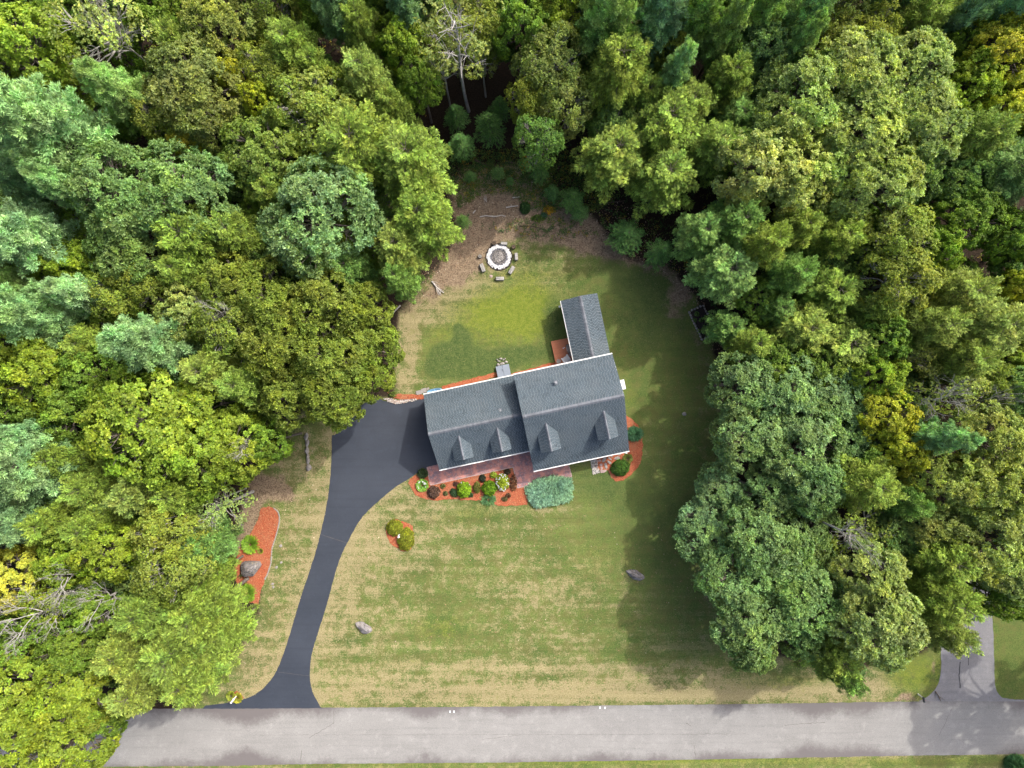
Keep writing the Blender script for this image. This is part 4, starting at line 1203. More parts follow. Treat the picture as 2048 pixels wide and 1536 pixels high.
def bare(seed):
    R = np.random.default_rng(seed); segs = []
    segs.append(bent((0, 0, -ZC-.2), (0, 0, -2), .26, .2, R, 8, 6, .02))
    def grow(p, d, L, r, lev):
        q = p+d*L
        segs.append(bent(p, q, r*.75, r*.4, R, 6 if lev < 2 else 4, 4, .07))
        if lev >= 4: return
        for _ in range(4 if lev < 3 else 3):
            t = R.uniform(.3, 1.0); s = p+d*L*t
            nd = norm(d+R.normal(0, .5, 3)+np.array([0, 0, .08])); grow(s, nd, L*R.uniform(.5, .72), r*.5, lev+1)
    for i in range(6):
        a = i*1.05+R.normal(0, .2); grow(np.array([0, 0, -3+i*.5]), norm(np.array([math.cos(a), math.sin(a), .55])), 3.1, .11, 1)
    return branches('trunk', segs, M['pale_bark'])

PROTO = {'oak': [broad(s, 'oak') for s in (1, 2, 3, 4)], 'maple': [broad(s, 'maple') for s in (11, 12, 13)], 'birch': [broad(s, 'birch') for s in (21, 22, 23)], 'thin': [broad(s, 'thin') for s in (31, 32)],
         'pine': [conifer(s, 'pine') for s in (41, 42, 43)], 'hemlock': [conifer(s, 'hemlock') for s in (51, 52, 53)], 'spruce': [conifer(s, 'spruce') for s in (61, 62)]}
BARE = [bare(71), bare(72)]

T = dict(lime=(0.217, 0.311, 0.033), mgreen=(0.152, 0.257, 0.036), yellow=(0.370, 0.426, 0.043), gold=(0.389, 0.415, 0.058), olive=(0.208, 0.273, 0.048), brown=(0.208, 0.262, 0.069), paleyel=(0.351, 0.415, 0.125),
         oakgreen=(0.175, 0.287, 0.091), oakblue=(0.175, 0.287, 0.113), oakpale=(0.281, 0.372, 0.129), oakgold=(0.287, 0.361, 0.105), pine=(0.250, 0.415, 0.187), pineblue=(0.222, 0.381, 0.192), pinegreen=(0.245, 0.381, 0.120),
         hem=(0.162, 0.242, 0.040), hempale=(0.189, 0.257, 0.053), hemdark=(0.129, 0.233, 0.053), hemblue=(0.152, 0.267, 0.074), spruce=(0.079, 0.178, 0.043), sprucelt=(0.102, 0.208, 0.048))
NAME = dict(oak='oak_tree', maple='maple_tree', birch='birch_tree', thin='birch_tree', pine='pine_tree', hemlock='hemlock_tree', spruce='spruce_tree', bare='dead_tree')
rt = random.Random(77)
npl = {}
def plant(px, py, r, kind, tint, label, zc=None, group=None, sz=None):
    z0 = dict(oak=12.5, maple=12, birch=12, thin=12, pine=15, hemlock=12.5, spruce=7)[kind]
    if 1120 < px < 1480 and 150 < py < 1320: z0 -= 2.2
    if 1380 < px < 1720 and 560 < py < 1320: z0 -= 3.2
    big = r*(CAMH-z0)/FPX
    if zc is None: zc = z0*min(1.12, .62+.09*big)+rt.uniform(-.6, .6)
    x, y = W(px, py, zc); R_ = r*(CAMH-zc)/FPX
    k = npl.get(kind, rt.randrange(4)); npl[kind] = k+1
    cm, tm = PROTO[kind][k % len(PROTO[kind])]
    s = R_/R0*.93
    gx_, gy_ = np.array([x]), np.array([y])
    if pdist(gx_, gy_, LAWN)[0] > 6.5: s *= 1.14
    elif 1380 < px < 1780 and 960 < py < 1340: s *= 1.13
    t = thing(NAME[kind], label, 'tree', (x, y, zc), rt.uniform(0, 6.28), group, (s*rt.uniform(.94, 1.06), s*rt.uniform(.94, 1.06), sz or zc/ZC))
    t.location.z = 0
    for nm, me in (('trunk', tm), ('crown', cm)):
        o = link(nm, me, t, (0, 0, ZC))
        c = T[tint] if isinstance(tint, str) else tint
        j = rt.uniform(.92, 1.08)
        o.color = (c[0]*j*rt.uniform(.95, 1.05), c[1]*j, c[2]*j*rt.uniform(.9, 1.1), 1)
    return t

TREES = [
(2325, 1385, 128, 'oak', 'oakgreen', 'great oak just past the right edge that shades the road', 13),
# --- upper left wood
(20, 8, 55, 'oak', 'oakgreen', 'dark green oak filling the very top left corner'),
(60, 115, 88, 'maple', 'lime', 'bright lime maple at the left edge near the top corner'),
(222, 70, 92, 'thin', 'paleyel', 'airy pale yellow tree with visible twigs near the top left'),
(140, 40, 40, 'maple', 'mgreen', 'small green maple squeezed left of the airy yellow tree'),
(335, 22, 62, 'maple', 'mgreen', 'vivid green maple on the top edge beside the airy yellow tree'),
(370, 100, 46, 'hemlock', 'hem', 'small hemlock in a dip between vivid maple and gold brown oak'),
(445, 60, 62, 'oak', 'oakgold', 'yellowish olive oak at the top, left of the olive birches'),
(535, 25, 55, 'birch', 'olive', 'olive birch on the top edge beside the yellowish oak'),
(592, 110, 58, 'hemlock', 'hem', 'olive green hemlock under the top edge, left of the pale pine'),
(668, 14, 50, 'pine', 'pine', 'pale blue green pine on the top edge, left of centre'),
(250, 195, 55, 'pine', 'pinegreen', 'light green pine lobe right of the great pale pine'),
(165, 165, 36, 'maple', 'lime', 'small yellow green maple above the great pale pine'),
(98, 265, 108, 'pine', 'pine', 'great pale green pine at the left edge in the upper wood'),
(25, 350, 50, 'pine', 'pineblue', 'bluish pine on the left edge below the great pale pine'),
(330, 235, 46, 'birch', 'olive', 'small olive birch between great pine and brownish oak'),
(400, 185, 86, 'oak', 'brown', 'brownish olive oak in the upper left wood'),
(470, 150, 40, 'maple', 'yellow', 'yellow turning maple above the brownish oak'),
(525, 208, 34, 'maple', 'yellow', 'small yellow maple tucked right of the brownish oak'),
(545, 150, 50, 'birch', 'olive', 'olive birch right of the yellow maple'),
(630, 225, 80, 'birch', 'olive', 'olive birch with pale twigs above the lobed hemlock'),
(640, 150, 40, 'hemlock', 'hem', 'small hemlock crown above the olive birch with pale twigs'),
(385, 305, 34, 'maple', 'gold', 'small orange tinged maple above the great grey green oak'),
(440, 270, 40, 'oak', 'brown', 'small brown oak below the brownish olive oak'),
(245, 395, 88, 'oak', 'oakgreen', 'great grey green oak in the left wood, western half'),
(370, 400, 92, 'oak', 'oakgreen', 'great grey green oak in the left wood, eastern half'),
(270, 500, 72, 'oak', 'oakgreen', 'grey green oak at the foot of the great oak pair'),
(150, 380, 50, 'pine', 'pine', 'pine lobe between great pale pine and the great oak'),
(535, 315, 76, 'maple', 'hem', 'spiky yellow green maple left of the olive birch twigs'),
(555, 395, 42, 'hemlock', 'hem', 'small yellow green hemlock above the blue green oak'),
(475, 360, 36, 'oak', 'oakgreen', 'small oak squeezed beside the spiky yellow green maple'),
(645, 440, 100, 'oak', 'oakblue', 'large blue green oak left of the clearing'),
(590, 510, 50, 'oak', 'oakgreen', 'dark green oak at the lower side of the blue green oak'),
(395, 480, 74, 'hemlock', 'hem', 'rounded yellow green hemlock below the great oaks'),
(480, 470, 55, 'hemlock', 'hem', 'rounded hemlock right of its yellow green neighbour'),
(35, 470, 80, 'pine', 'pine', 'pale pine on the left edge at mid height'),
(120, 525, 50, 'maple', 'lime', 'small lime maple below the pale pine at the left edge'),
(720, 300, 92, 'hemlock', 'hem', 'big bright hemlock beside the clearing, western crown'),
(825, 330, 92, 'hemlock', 'hem', 'big bright hemlock beside the clearing, eastern crown'),
(690, 360, 56, 'hemlock', 'hem', 'hemlock between big bright crown and blue green oak'),
(845, 440, 80, 'hemlock', 'hem', 'hemlock overhanging the leaf litter west of the fire ring'),
(800, 500, 64, 'hemlock', 'hempale', 'pale tipped hemlock at the lawn edge near the fire ring'),
(800, 560, 44, 'hemlock', 'hemdark', 'dark hemlock hanging over the dry lawn edge'),
(705, 540, 56, 'hemlock', 'hemdark', 'dark hemlock between blue green oak and olive oak group', 10),
(1625, 975, 56, 'oak', 'oakblue', 'blue green oak in the dip between both eastern oak groups', 10),
# --- top middle
(810, 18, 45, 'pine', 'pineblue', 'bluish pine on the top edge left of the white trunked birch'),
(728, 62, 46, 'hemlock', 'hem', 'olive hemlock under the top edge between two pines'),
(735, 160, 56, 'hemlock', 'hempale', 'pale olive hemlock above the big bright hemlocks'),
(790, 225, 50, 'hemlock', 'hem', 'drooping hemlock right of the pale olive one'),
(802, 92, 46, 'maple', 'lime', 'yellow green maple left of the white trunked birch'),
(840, 170, 46, 'maple', 'mgreen', 'green maple under the yellow green one by the dark gap'),
(908, 70, 58, 'thin', 'brown', 'brown olive birch with a long white leaning trunk'),
(962, 60, 52, 'birch', 'olive', 'olive birch right of the white trunked birch'),
(885, 140, 36, 'thin', 'brown', 'low brown birch beside the white trunk'),
(965, 120, 30, 'thin', 'brown', 'small brown birch at the upper rim of the dark gap'),
(1045, 65, 58, 'maple', 'mgreen', 'green maple at the top, just above the dark gap'),
(1122, 30, 55, 'maple', 'lime', 'yellow green maple on the top edge near the centre'),
(1060, 12, 36, 'oak', 'oakgreen', 'small green oak on the top edge right of centre'),
(1215, 40, 72, 'pine', 'pinegreen', 'pale green pine on the top edge right of centre'),
(1170, 110, 34, 'hemlock', 'hemdark', 'dark hemlock below the pale green top edge pine'),
(1322, 36, 60, 'pine', 'pineblue', 'bluish pine at the top above the small pale pine'),
(1335, 108, 36, 'oak', 'olive', 'small yellowish oak above the small pale pine'),
(1100, 140, 72, 'birch', 'brown', 'tall olive gold birch right of the dark gap, upper crown', 11),
(1120, 215, 62, 'birch', 'brown', 'tall olive gold birch right of the dark gap, lower crown', 9.5),
(1058, 200, 46, 'birch', 'olive', 'olive birch leaning over the dark gap'),
(1075, 285, 50, 'birch', 'hemdark', 'shaded dark birch under the tall olive birches', 10),
(1235, 145, 74, 'hemlock', 'hem', 'hemlock below the pale green top edge pine'),
(1350, 148, 36, 'pine', 'pine', 'small pale pine standing among hemlocks near the top'),
(1230, 310, 88, 'hemlock', 'hem', 'wide hemlock over the clearing rim, western crown', 8.5),
(1330, 250, 80, 'hemlock', 'hem', 'wide hemlock over the clearing rim, upper crown', 9.5),
(1330, 355, 80, 'hemlock', 'hem', 'wide hemlock over the clearing rim, lower crown', 8.5),
(1290, 200, 50, 'hemlock', 'hem', 'small hemlock above the wide clearing rim hemlocks'),
(1430, 300, 62, 'hemlock', 'hem', 'hemlock between clearing rim and pale oaks'),
# --- upper right wood
(1395, 30, 48, 'pine', 'pinegreen', 'green pine on the top edge above the small pale pine'),
(1448, 68, 46, 'pine', 'pinegreen', 'yellowish pine left of the blue grey oak at the top'),
(1525, 22, 50, 'pine', 'pinegreen', 'pale green pine at the top above the blue grey oak'),
(1612, 32, 52, 'pine', 'pine', 'soft bluish pine at the top right of the blue grey oak'),
(1590, 100, 40, 'pine', 'pinegreen', 'small pale pine above the great pale oaks'),
(1528, 110, 52, 'oak', 'oakblue', 'blue grey oak under the top edge pines'),
(1672, 18, 48, 'birch', 'brown', 'brown olive birch on the top edge'),
(1735, 78, 52, 'birch', 'olive', 'olive birch right of the brown top edge birch'),
(1665, 85, 36, 'birch', 'brown', 'small brown birch above the great pale oaks'),
(1832, 48, 64, 'hemlock', 'hem', 'olive hemlock near the top right corner'),
(1930, 25, 50, 'pine', 'pineblue', 'dark bluish pine on the top edge by the yellow maples'),
(2010, 25, 55, 'pine', 'pineblue', 'dark bluish pine in the top right corner'),
(2010, 115, 72, 'maple', 'yellow', 'golden yellow maple on the right edge near the top'),
(1925, 175, 58, 'maple', 'lime', 'yellow green maple left of the golden one'),
(2010, 220, 58, 'maple', 'yellow', 'lower yellow maple on the right edge near the top'),
(1905, 95, 34, 'maple', 'mgreen', 'small green maple above the yellow green one'),
(1700, 165, 82, 'oak', 'oakpale', 'great pale oak of the upper right wood, north western crown'),
(1810, 165, 84, 'oak', 'oakpale', 'great pale oak of the upper right wood, north eastern crown'),
(1600, 205, 84, 'oak', 'oakpale', 'great pale oak of the upper right wood, western crown'),
(1720, 270, 86, 'oak', 'oakpale', 'great pale oak of the upper right wood, central crown'),
(1830, 270, 72, 'oak', 'oakpale', 'great pale oak of the upper right wood, eastern crown'),
(1740, 375, 76, 'oak', 'oakpale', 'great pale oak of the upper right wood, southern crown'),
(1650, 330, 58, 'oak', 'oakpale', 'pale oak between birch like oaks and the central crown'),
(1820, 350, 52, 'oak', 'oakgreen', 'grey green oak at the lower side of the great pale oaks'),
(1455, 165, 60, 'hemlock', 'hem', 'bright hemlock left of the blue grey oak'),
(1375, 220, 58, 'hemlock', 'hem', 'hemlock below the small pale pine'),
(1470, 245, 50, 'hemlock', 'hemdark', 'darker hemlock left of the great pale oaks'),
(1505, 345, 72, 'maple', 'oakgold', 'yellow olive maple left of the pale oaks'),
(1585, 370, 70, 'maple', 'oakgold', 'yellow olive maple just under the pale oaks'),
(1520, 290, 46, 'oak', 'oakgreen', 'small grey oak above the yellow olive maples'),
(1940, 285, 66, 'hemlock', 'hem', 'olive hemlock below the yellow maples'),
(2005, 350, 72, 'hemlock', 'hemblue', 'grey green hemlock on the right edge'),
(1915, 370, 52, 'oak', 'oakgreen', 'grey green oak left of the right edge hemlock'),
(1925, 440, 62, 'maple', 'mgreen', 'dark green maple with yellow tips near the right edge'),
(2010, 470, 52, 'maple', 'mgreen', 'dark green maple on the right edge at mid height'),
(1860, 500, 46, 'maple', 'mgreen', 'dark green maple right of the olive birch tower'),
(1400, 470, 62, 'hemlock', 'hemblue', 'blue green hemlock at the lawn corner, western crown'),
(1470, 450, 72, 'hemlock', 'hemdark', 'hemlock at the lawn corner, upper crown'),
(1450, 545, 74, 'hemlock', 'hemblue', 'hemlock at the lawn corner, lower crown over the raised bed'),
(1525, 490, 62, 'hemlock', 'hem', 'hemlock at the lawn corner, eastern crown'),
(1590, 460, 50, 'hemlock', 'hem', 'hemlock below the yellow olive maples'),
(1665, 482, 54, 'hemlock', 'hem', 'bright green hemlock left of the olive birch tower'),
(1580, 550, 50, 'hemlock', 'hemdark', 'dark hemlock behind the lawn corner group'),
(1775, 480, 66, 'birch', 'olive', 'tall olive birch tower in the right wood, upper crown'),
(1785, 572, 66, 'birch', 'olive', 'tall olive birch tower in the right wood, lower crown'),
# --- middle right
(1655, 588, 66, 'hemlock', 'hem', 'green hemlock left of the olive birch tower'),
(1735, 620, 40, 'hemlock', 'hem', 'small hemlock above the bright green maple'),
(1905, 590, 70, 'hemlock', 'hempale', 'light green hemlock right of the olive birch tower'),
(1965, 655, 74, 'hemlock', 'hempale', 'light green hemlock nearest the right edge at mid height'),
(2035, 575, 42, 'maple', 'yellow', 'yellow maple cut by the right edge at mid height'),
(1855, 655, 58, 'hemlock', 'hempale', 'pale hemlock above the brown sparse birch'),
(1912, 720, 60, 'hemlock', 'hempale', 'pale hemlock above the branching birch'),
(1600, 660, 70, 'hemlock', 'hempale', 'feathery pale hemlock above the great blue oak, western crown'),
(1680, 690, 72, 'hemlock', 'hempale', 'feathery pale hemlock above the great blue oak, eastern crown'),
(1500, 690, 54, 'hemlock', 'hem', 'spiky hemlock reaching out above the lawn edge'),
(1455, 655, 46, 'hemlock', 'hemblue', 'dark hemlock beside the raised stone bed'),
(1550, 620, 44, 'hemlock', 'hemdark', 'dark hemlock between lawn corner and feathery pale hemlocks'),
(1758, 680, 52, 'maple', 'mgreen', 'bright green maple in the right wood, upper of the column'),
(1748, 748, 50, 'maple', 'lime', 'bright green maple in the right wood, middle of the column'),
(1758, 828, 52, 'maple', 'yellow', 'yellow maple right of the great blue oak'),
(1790, 898, 46, 'maple', 'yellow', 'low yellow maple under the yellow column'),
(1480, 770, 72, 'oak', 'oakblue', 'great blue green oak east of the lawn, north western crown'),
(1565, 790, 80, 'oak', 'oakblue', 'great blue green oak east of the lawn, central crown'),
(1660, 800, 70, 'oak', 'oakblue', 'great blue green oak east of the lawn, eastern crown'),
(1500, 880, 76, 'oak', 'oakblue', 'great blue green oak east of the lawn, western crown'),
(1600, 890, 84, 'oak', 'oakblue', 'great blue green oak east of the lawn, southern crown'),
(1690, 880, 58, 'oak', 'oakblue', 'great blue green oak east of the lawn, south eastern crown'),
(1815, 715, 36, 'thin', 'brown', 'sparse brown birch right of the bright green maples'),
(1890, 790, 62, 'thin', 'oakgold', 'sparse golden birch with white forked limbs'),
(1960, 770, 44, 'birch', 'olive', 'olive birch right of the forked golden birch'),
(2015, 790, 52, 'oak', 'oakgreen', 'grey green oak on the right edge beside bare limbs'),
(2005, 715, 48, 'maple', 'olive', 'olive maple on the right edge above the grey oak'),
(1862, 872, 46, 'pine', 'pine', 'small pale blue pine inside the right wood'),
(1960, 880, 70, 'oak', 'oakgold', 'golden olive oak on the right side, upper crown'),
(1890, 960, 62, 'oak', 'oakgold', 'golden olive oak on the right side, western crown'),
(1985, 980, 78, 'oak', 'oakgold', 'golden olive oak on the right side, lower crown'),
(2035, 900, 46, 'oak', 'oakpale', 'pale oak cut by the right edge'),
(1724, 965, 68, 'hemlock', 'hem', 'bright hemlock below the great blue green oak'),
(1800, 1000, 42, 'hemlock', 'hemdark', 'dark hemlock between bright hemlock and golden oaks'),
# --- lower right
(1450, 985, 58, 'oak', 'oakblue', 'blue green oak of the lower group, top at the lawn edge'),
(1530, 985, 60, 'oak', 'oakblue', 'blue green oak of the lower group, top inner crown'),
(1422, 1062, 68, 'oak', 'oakblue', 'blue green oak of the lower group, farthest out over the lawn'),
(1530, 1080, 80, 'oak', 'oakblue', 'blue green oak of the lower group, upper middle crown'),
(1620, 1060, 56, 'oak', 'oakgreen', 'green oak beside the twiggy grey birch'),
(1480, 1160, 72, 'oak', 'oakblue', 'blue green oak of the lower group, west side crown'),
(1500, 1240, 70, 'oak', 'oakblue', 'blue green oak of the lower group, lowest west crown'),
(1590, 1190, 80, 'oak', 'oakgreen', 'grey green oak in the middle of the lower group'),
(1600, 1260, 50, 'oak', 'oakgreen', 'small grey green oak above the bottom hemlock'),
(1500, 1300, 40, 'oak', 'oakblue', 'small blue oak lowest of the group above the verge'),
(1712, 1065, 72, 'thin', 'olive', 'twiggy grey olive birch on top of the lower group'),
(1735, 1150, 64, 'oak', 'oakpale', 'pale olive oak right of the lower group, upper crown'),
(1745, 1240, 78, 'oak', 'oakpale', 'pale olive oak right of the lower group, lower crown'),
(1680, 1345, 38, 'hemlock', 'hemdark', 'small shaded hemlock lowest at the verge'),
(1660, 1305, 58, 'hemlock', 'hem', 'yellow green hemlock at the foot of the lower group'),
(1870, 1110, 66, 'hemlock', 'hem', 'bright hemlock by the neighbouring driveway, upper crown'),
(1875, 1190, 66, 'hemlock', 'hem', 'bright hemlock by the neighbouring driveway, middle crown'),
(1880, 1255, 54, 'hemlock', 'hempale', 'bright hemlock by the neighbouring driveway, lowest pointed crown'),
(1862, 1050, 54, 'oak', 'oakgold', 'golden oak above the driveway hemlocks'),
(1970, 1070, 72, 'oak', 'oakgold', 'golden oak above the neighbouring driveway'),
(2020, 1140, 60, 'oak', 'oakpale', 'pale oak on the right edge above the driveway mouth'),
(1995, 1190, 44, 'maple', 'mgreen', 'green maple hanging over the neighbouring driveway'),
(2045, 1200, 40, 'maple', 'mgreen', 'green maple cut by the right edge above the grass'),
# --- middle left
(80, 628, 74, 'pine', 'pine', 'pale star shaped pine at the left, first of a pair'),
(178, 590, 50, 'pine', 'pine', 'small pale pine right of the star shaped pine'),
(300, 688, 74, 'pine', 'pine', 'pale star shaped pine above the brilliant lime maple'),
(15, 575, 46, 'pine', 'pinegreen', 'green pine on the left edge above the star pine'),
(185, 530, 44, 'maple', 'lime', 'lime maple above the small pale pine'),
(245, 590, 52, 'birch', 'olive', 'olive birch between two pale pines'),
(310, 570, 50, 'birch', 'olive', 'olive birch above the second star shaped pine'),
(380, 545, 52, 'hemlock', 'hem', 'hemlock below the rounded pair'),
(375, 625, 62, 'maple', 'oakgold', 'yellow tipped maple right of the star shaped pine'),
(470, 570, 56, 'oak', 'olive', 'olive oak below the rounded hemlock pair'),
(560, 600, 74, 'oak', 'olive', 'great olive oak group left of the lawn, upper crown'),
(650, 620, 78, 'oak', 'olive', 'great olive oak group left of the lawn, upper right crown'),
(730, 620, 56, 'oak', 'olive', 'great olive oak group left of the lawn, lawn edge crown'),
(470, 660, 66, 'birch', 'olive', 'olive birch with dead twigs in the oak group'),
(570, 690, 80, 'oak', 'olive', 'great olive oak group left of the lawn, central crown'),
(670, 710, 84, 'oak', 'olive', 'great olive oak group left of the lawn, eastern crown'),
(745, 700, 58, 'oak', 'olive', 'great olive oak group left of the lawn, outermost crown'),
(430, 745, 64, 'hemlock', 'hempale', 'pale hemlock above the brilliant lime maple'),
(500, 770, 62, 'hemlock', 'hem', 'hemlock between brilliant lime maple and olive oaks'),
(585, 790, 66, 'oak', 'olive', 'great olive oak group left of the lawn, lower left crown'),
(670, 790, 72, 'oak', 'olive', 'great olive oak group left of the lawn, crown over the driveway'),
(740, 760, 44, 'oak', 'olive', 'olive oak touching the corner of the driveway'),
(28, 690, 62, 'maple', 'lime', 'lime maple on the left edge below the star pine'),
(90, 740, 72, 'maple', 'lime', 'lime maple in the left wood, centre of three'),
(45, 800, 56, 'maple', 'mgreen', 'green maple on the left edge above the bluish pine'),
(195, 750, 62, 'maple', 'mgreen', 'green maple left of the brilliant lime maple'),
(150, 820, 56, 'maple', 'mgreen', 'green maple lower left of its twin'),
(195, 690, 50, 'hemlock', 'hem', 'olive hemlock between the star pines'),
(300, 850, 96, 'maple', 'lime', 'brilliant lime maple at the left, western crown'),
(400, 830, 84, 'maple', 'lime', 'brilliant lime maple at the left, northern crown'),
(380, 910, 88, 'maple', 'lime', 'brilliant lime maple at the left, southern crown'),
(470, 890, 76, 'maple', 'lime', 'brilliant lime maple at the left, eastern crown'),
(545, 880, 44, 'maple', 'mgreen', 'dark green maple at the verge beside the brilliant one'),
(75, 865, 40, 'pine', 'pineblue', 'small bluish pine above the tall left edge pine'),
(40, 935, 86, 'pine', 'pine', 'tall bluish pine on the left edge, lower half'),
(28, 1040, 56, 'pine', 'pine', 'lower lobe of pale pine on the left edge'),
(140, 915, 56, 'hemlock', 'hem', 'olive hemlock right of the tall bluish pine'),
(200, 970, 56, 'hemlock', 'hem', 'olive hemlock below the brilliant maple, first from the left'),
(290, 985, 66, 'hemlock', 'hempale', 'olive hemlock below the brilliant maple, middle'),
(370, 985, 56, 'hemlock', 'hem', 'olive hemlock below the brilliant maple, last towards the drive'),
# --- lower left
(125, 1040, 56, 'hemlock', 'hem', 'hemlock above the lime maple in the lower left'),
(200, 1050, 56, 'hemlock', 'hem', 'hemlock right above the lime maple in the lower left'),
(440, 1010, 62, 'thin', 'oakpale', 'airy grey birch reaching to the red mulch', 9),
(340, 1060, 66, 'birch', 'olive', 'olive brown birch in the lower left, upper crown'),
(416, 1085, 58, 'hemlock', 'hemdark', 'green hemlock bordering the red mulch bed', 9),
(355, 1130, 70, 'birch', 'olive', 'olive brown birch in the lower left, lower crown'),
(426, 1150, 42, 'hemlock', 'hem', 'hemlock beside the boulder at the wood edge', 8),
(150, 1115, 56, 'maple', 'lime', 'lime maple with fine branches in the lower left, western half'),
(225, 1105, 56, 'maple', 'lime', 'lime maple with fine branches in the lower left, eastern half'),
(35, 1160, 62, 'maple', 'gold', 'golden autumn maple on the left edge'),
(110, 1190, 54, 'thin', 'lime', 'sparse yellow tree behind the dead white branches'),
(200, 1210, 50, 'maple', 'mgreen', 'green maple under the dead white limbs'),
(60, 1270, 60, 'thin', 'mgreen', 'sparse green tree under the dead limbs at the left edge'),
(150, 1290, 60, 'maple', 'mgreen', 'green maple between dead limbs and great hemlocks'),
(310, 1210, 72, 'hemlock', 'hem', 'great yellow green hemlock in the lower left, upper crown'),
(410, 1220, 70, 'hemlock', 'hem', 'great yellow green hemlock in the lower left, upper right crown'),
(460, 1260, 52, 'hemlock', 'hem', 'great yellow green hemlock in the lower left, crown next to verge', 7.5),
(270, 1290, 66, 'hemlock', 'hempale', 'great yellow green hemlock in the lower left, western crown'),
(370, 1290, 80, 'hemlock', 'hem', 'great yellow green hemlock in the lower left, central crown'),
(300, 1360, 72, 'hemlock', 'hempale', 'great yellow green hemlock in the lower left, lower left crown'),
(395, 1345, 62, 'hemlock', 'hem', 'great yellow green hemlock in the lower left, crown above the road'),
(50, 1370, 76, 'maple', 'lime', 'lime maple in the bottom left wood, upper crown'),
(150, 1385, 76, 'maple', 'lime', 'lime maple in the bottom left wood, upper right crown'),
(40, 1470, 82, 'maple', 'lime', 'lime maple in the very bottom left corner'),
(150, 1470, 80, 'maple', 'lime', 'lime maple hanging over the start of the road'),
(215, 1430, 46, 'maple', 'mgreen', 'green maple at the road edge below the great hemlocks'),
]
for t in TREES: plant(*t)
# white leaning birch trunk seen over its whole length
x0, y0 = W(936, 212, 1.5); x1, y1 = W(908, 40, 19)
Rb = np.random.default_rng(5)
bt = thing('birch_tree', 'bare white birch trunk leaning beside the dark gap in the wood', 'tree', (x0, y0, 0))
dx, dy = (x1-x0), (y1-y0)
sg = [bent((0, 0, -.2), (dx*.25, dy*.25, 15.0), .19, .12, Rb, 8, 6, .012), bent((dx*.25, dy*.25, 15.0), (dx*.4, dy*.4, 20), .15, .04, Rb, 6, 4, .03)]
for i in range(16):
    z = 10.5+i*.6; f = .17+.014*i; a = i*2.4
    p = np.array([dx*f, dy*f, z]); q = p+np.array([math.cos(a)*2.2, math.sin(a)*2.2, 1.9])*(1.1-i*.03)
    sg.append(bent(p, q, .07, .02, Rb, 5, 3, .06))
    for k in range(3):
        m = p+(q-p)*(.4+.2*k); sg.append(bent(m, m+Rb.normal(0, .9, 3)+np.array([0, 0, .6]), .025, .008, Rb, 4, 2, .05))
link('trunk', branches('trunk', sg, M['pale_bark']), bt)
cp = []
for i in range(26):
    c = np.array([dx*.33, dy*.33, 16.5])+Rb.normal(0, 1, 3)*np.array([1.7, 1.9, 2.0]); n = 14
    dd = rdir(Rb, n); cp.append(rosettes(Rb, c+dd*.6, norm(dd+np.array([0, 0, .8])), np.ones((n, 3))*np.exp(Rb.normal(0, .15)), 6, .24, .16, 70))
link('crown', finish('crown', cp, M['leaf']), bt).color = (*T['brown'], 1)

# dead and half dead trees whose white limbs show
for i, (px, py, r, zc, l) in enumerate([(60, 1235, 72, 14.5, 'dead tree with long white limbs at the left edge above the lime maples'), (195, 1205, 56, 13, 'dead tree with fine white limbs beside the great hemlocks'), (112, 1165, 52, 14.5, 'bare branched tree between the golden and the lime maple'), (440, 625, 36, 14.5, 'dead twigs of bare tree among the olive oaks'),
        (425, 1003, 36, 9, 'bare grey tree above the red mulch bed'), (1715, 1075, 50, 17, 'bare twiggy tree on top of the lower right oaks'), (1890, 800, 52, 15, 'white forked bare limbs in the right wood'), (1990, 800, 40, 14, 'bare limbs beside the right edge'), (665, 300, 24, 14, 'bare white twigs left of the big bright hemlocks'), (230, 70, 46, 15, 'bare pale limbs showing through the airy yellow tree'), (480, 895, 26, 15.2, 'dead grey twigs inside the brilliant lime maple')]):
    x, y = W(px, py, zc); s = r*(CAMH-zc)/FPX/5.6
    t = thing('dead_tree', l, 'dead tree', (x, y, 0), rt.uniform(0, 6.28), None, (s, s, zc/ZC))
    link('trunk', BARE[i % 2], t, (0, 0, ZC))

_used = {}
def near_label(px, py, head):
    best = sorted(TREES, key=lambda t: (t[0]-px)**2+(t[1]-py)**2+(4e5 if (head, t[5]) in _used else 0))[0]
    _used[(head, best[5])] = 1
    return head+' '+' '.join(best[5].split()[:12]).rstrip(',')
# young trees in the deep shade below the canopy
pos = [(t[0], t[1], t[2]) for t in TREES]
cnt = 0; tries = 0; placed = []
LP = LAWN
while cnt < 170 and tries < 4000:
    tries += 1
    px, py = rt.uniform(-60, 2108), rt.uniform(-60, 1400)
    if 860 < px < 1060 and 120 < py < 330: continue
    x, y = W(px, py, 6)
    gp = (np.array([x]), np.array([y]))
    if pip(*gp, LAWN)[0] or pip(*gp, LAWN_EAST)[0] or pdist(*gp, LAWN)[0] < 3.0: continue
    if 870 < px < 1480 and 280 < py < 620: continue
    if y < W(0, 1385)[1] or (1860 < px < 2080 and py > 1050): continue
    if min([1e9]+[(px-a)**2+(py-b)**2 for a, b in placed]) < 62**2: continue
    placed.append((px, py)); cnt += 1
    k = rt.choice(['maple', 'hemlock', 'oak', 'maple', 'birch'])
    plant(px, py, rt.uniform(42, 60), k, rt.choice(['mgreen', 'hemdark', 'oakgreen', 'mgreen']), near_label(px, py, 'young tree below the'), rt.uniform(6, 8.5), 'young trees under the canopy')
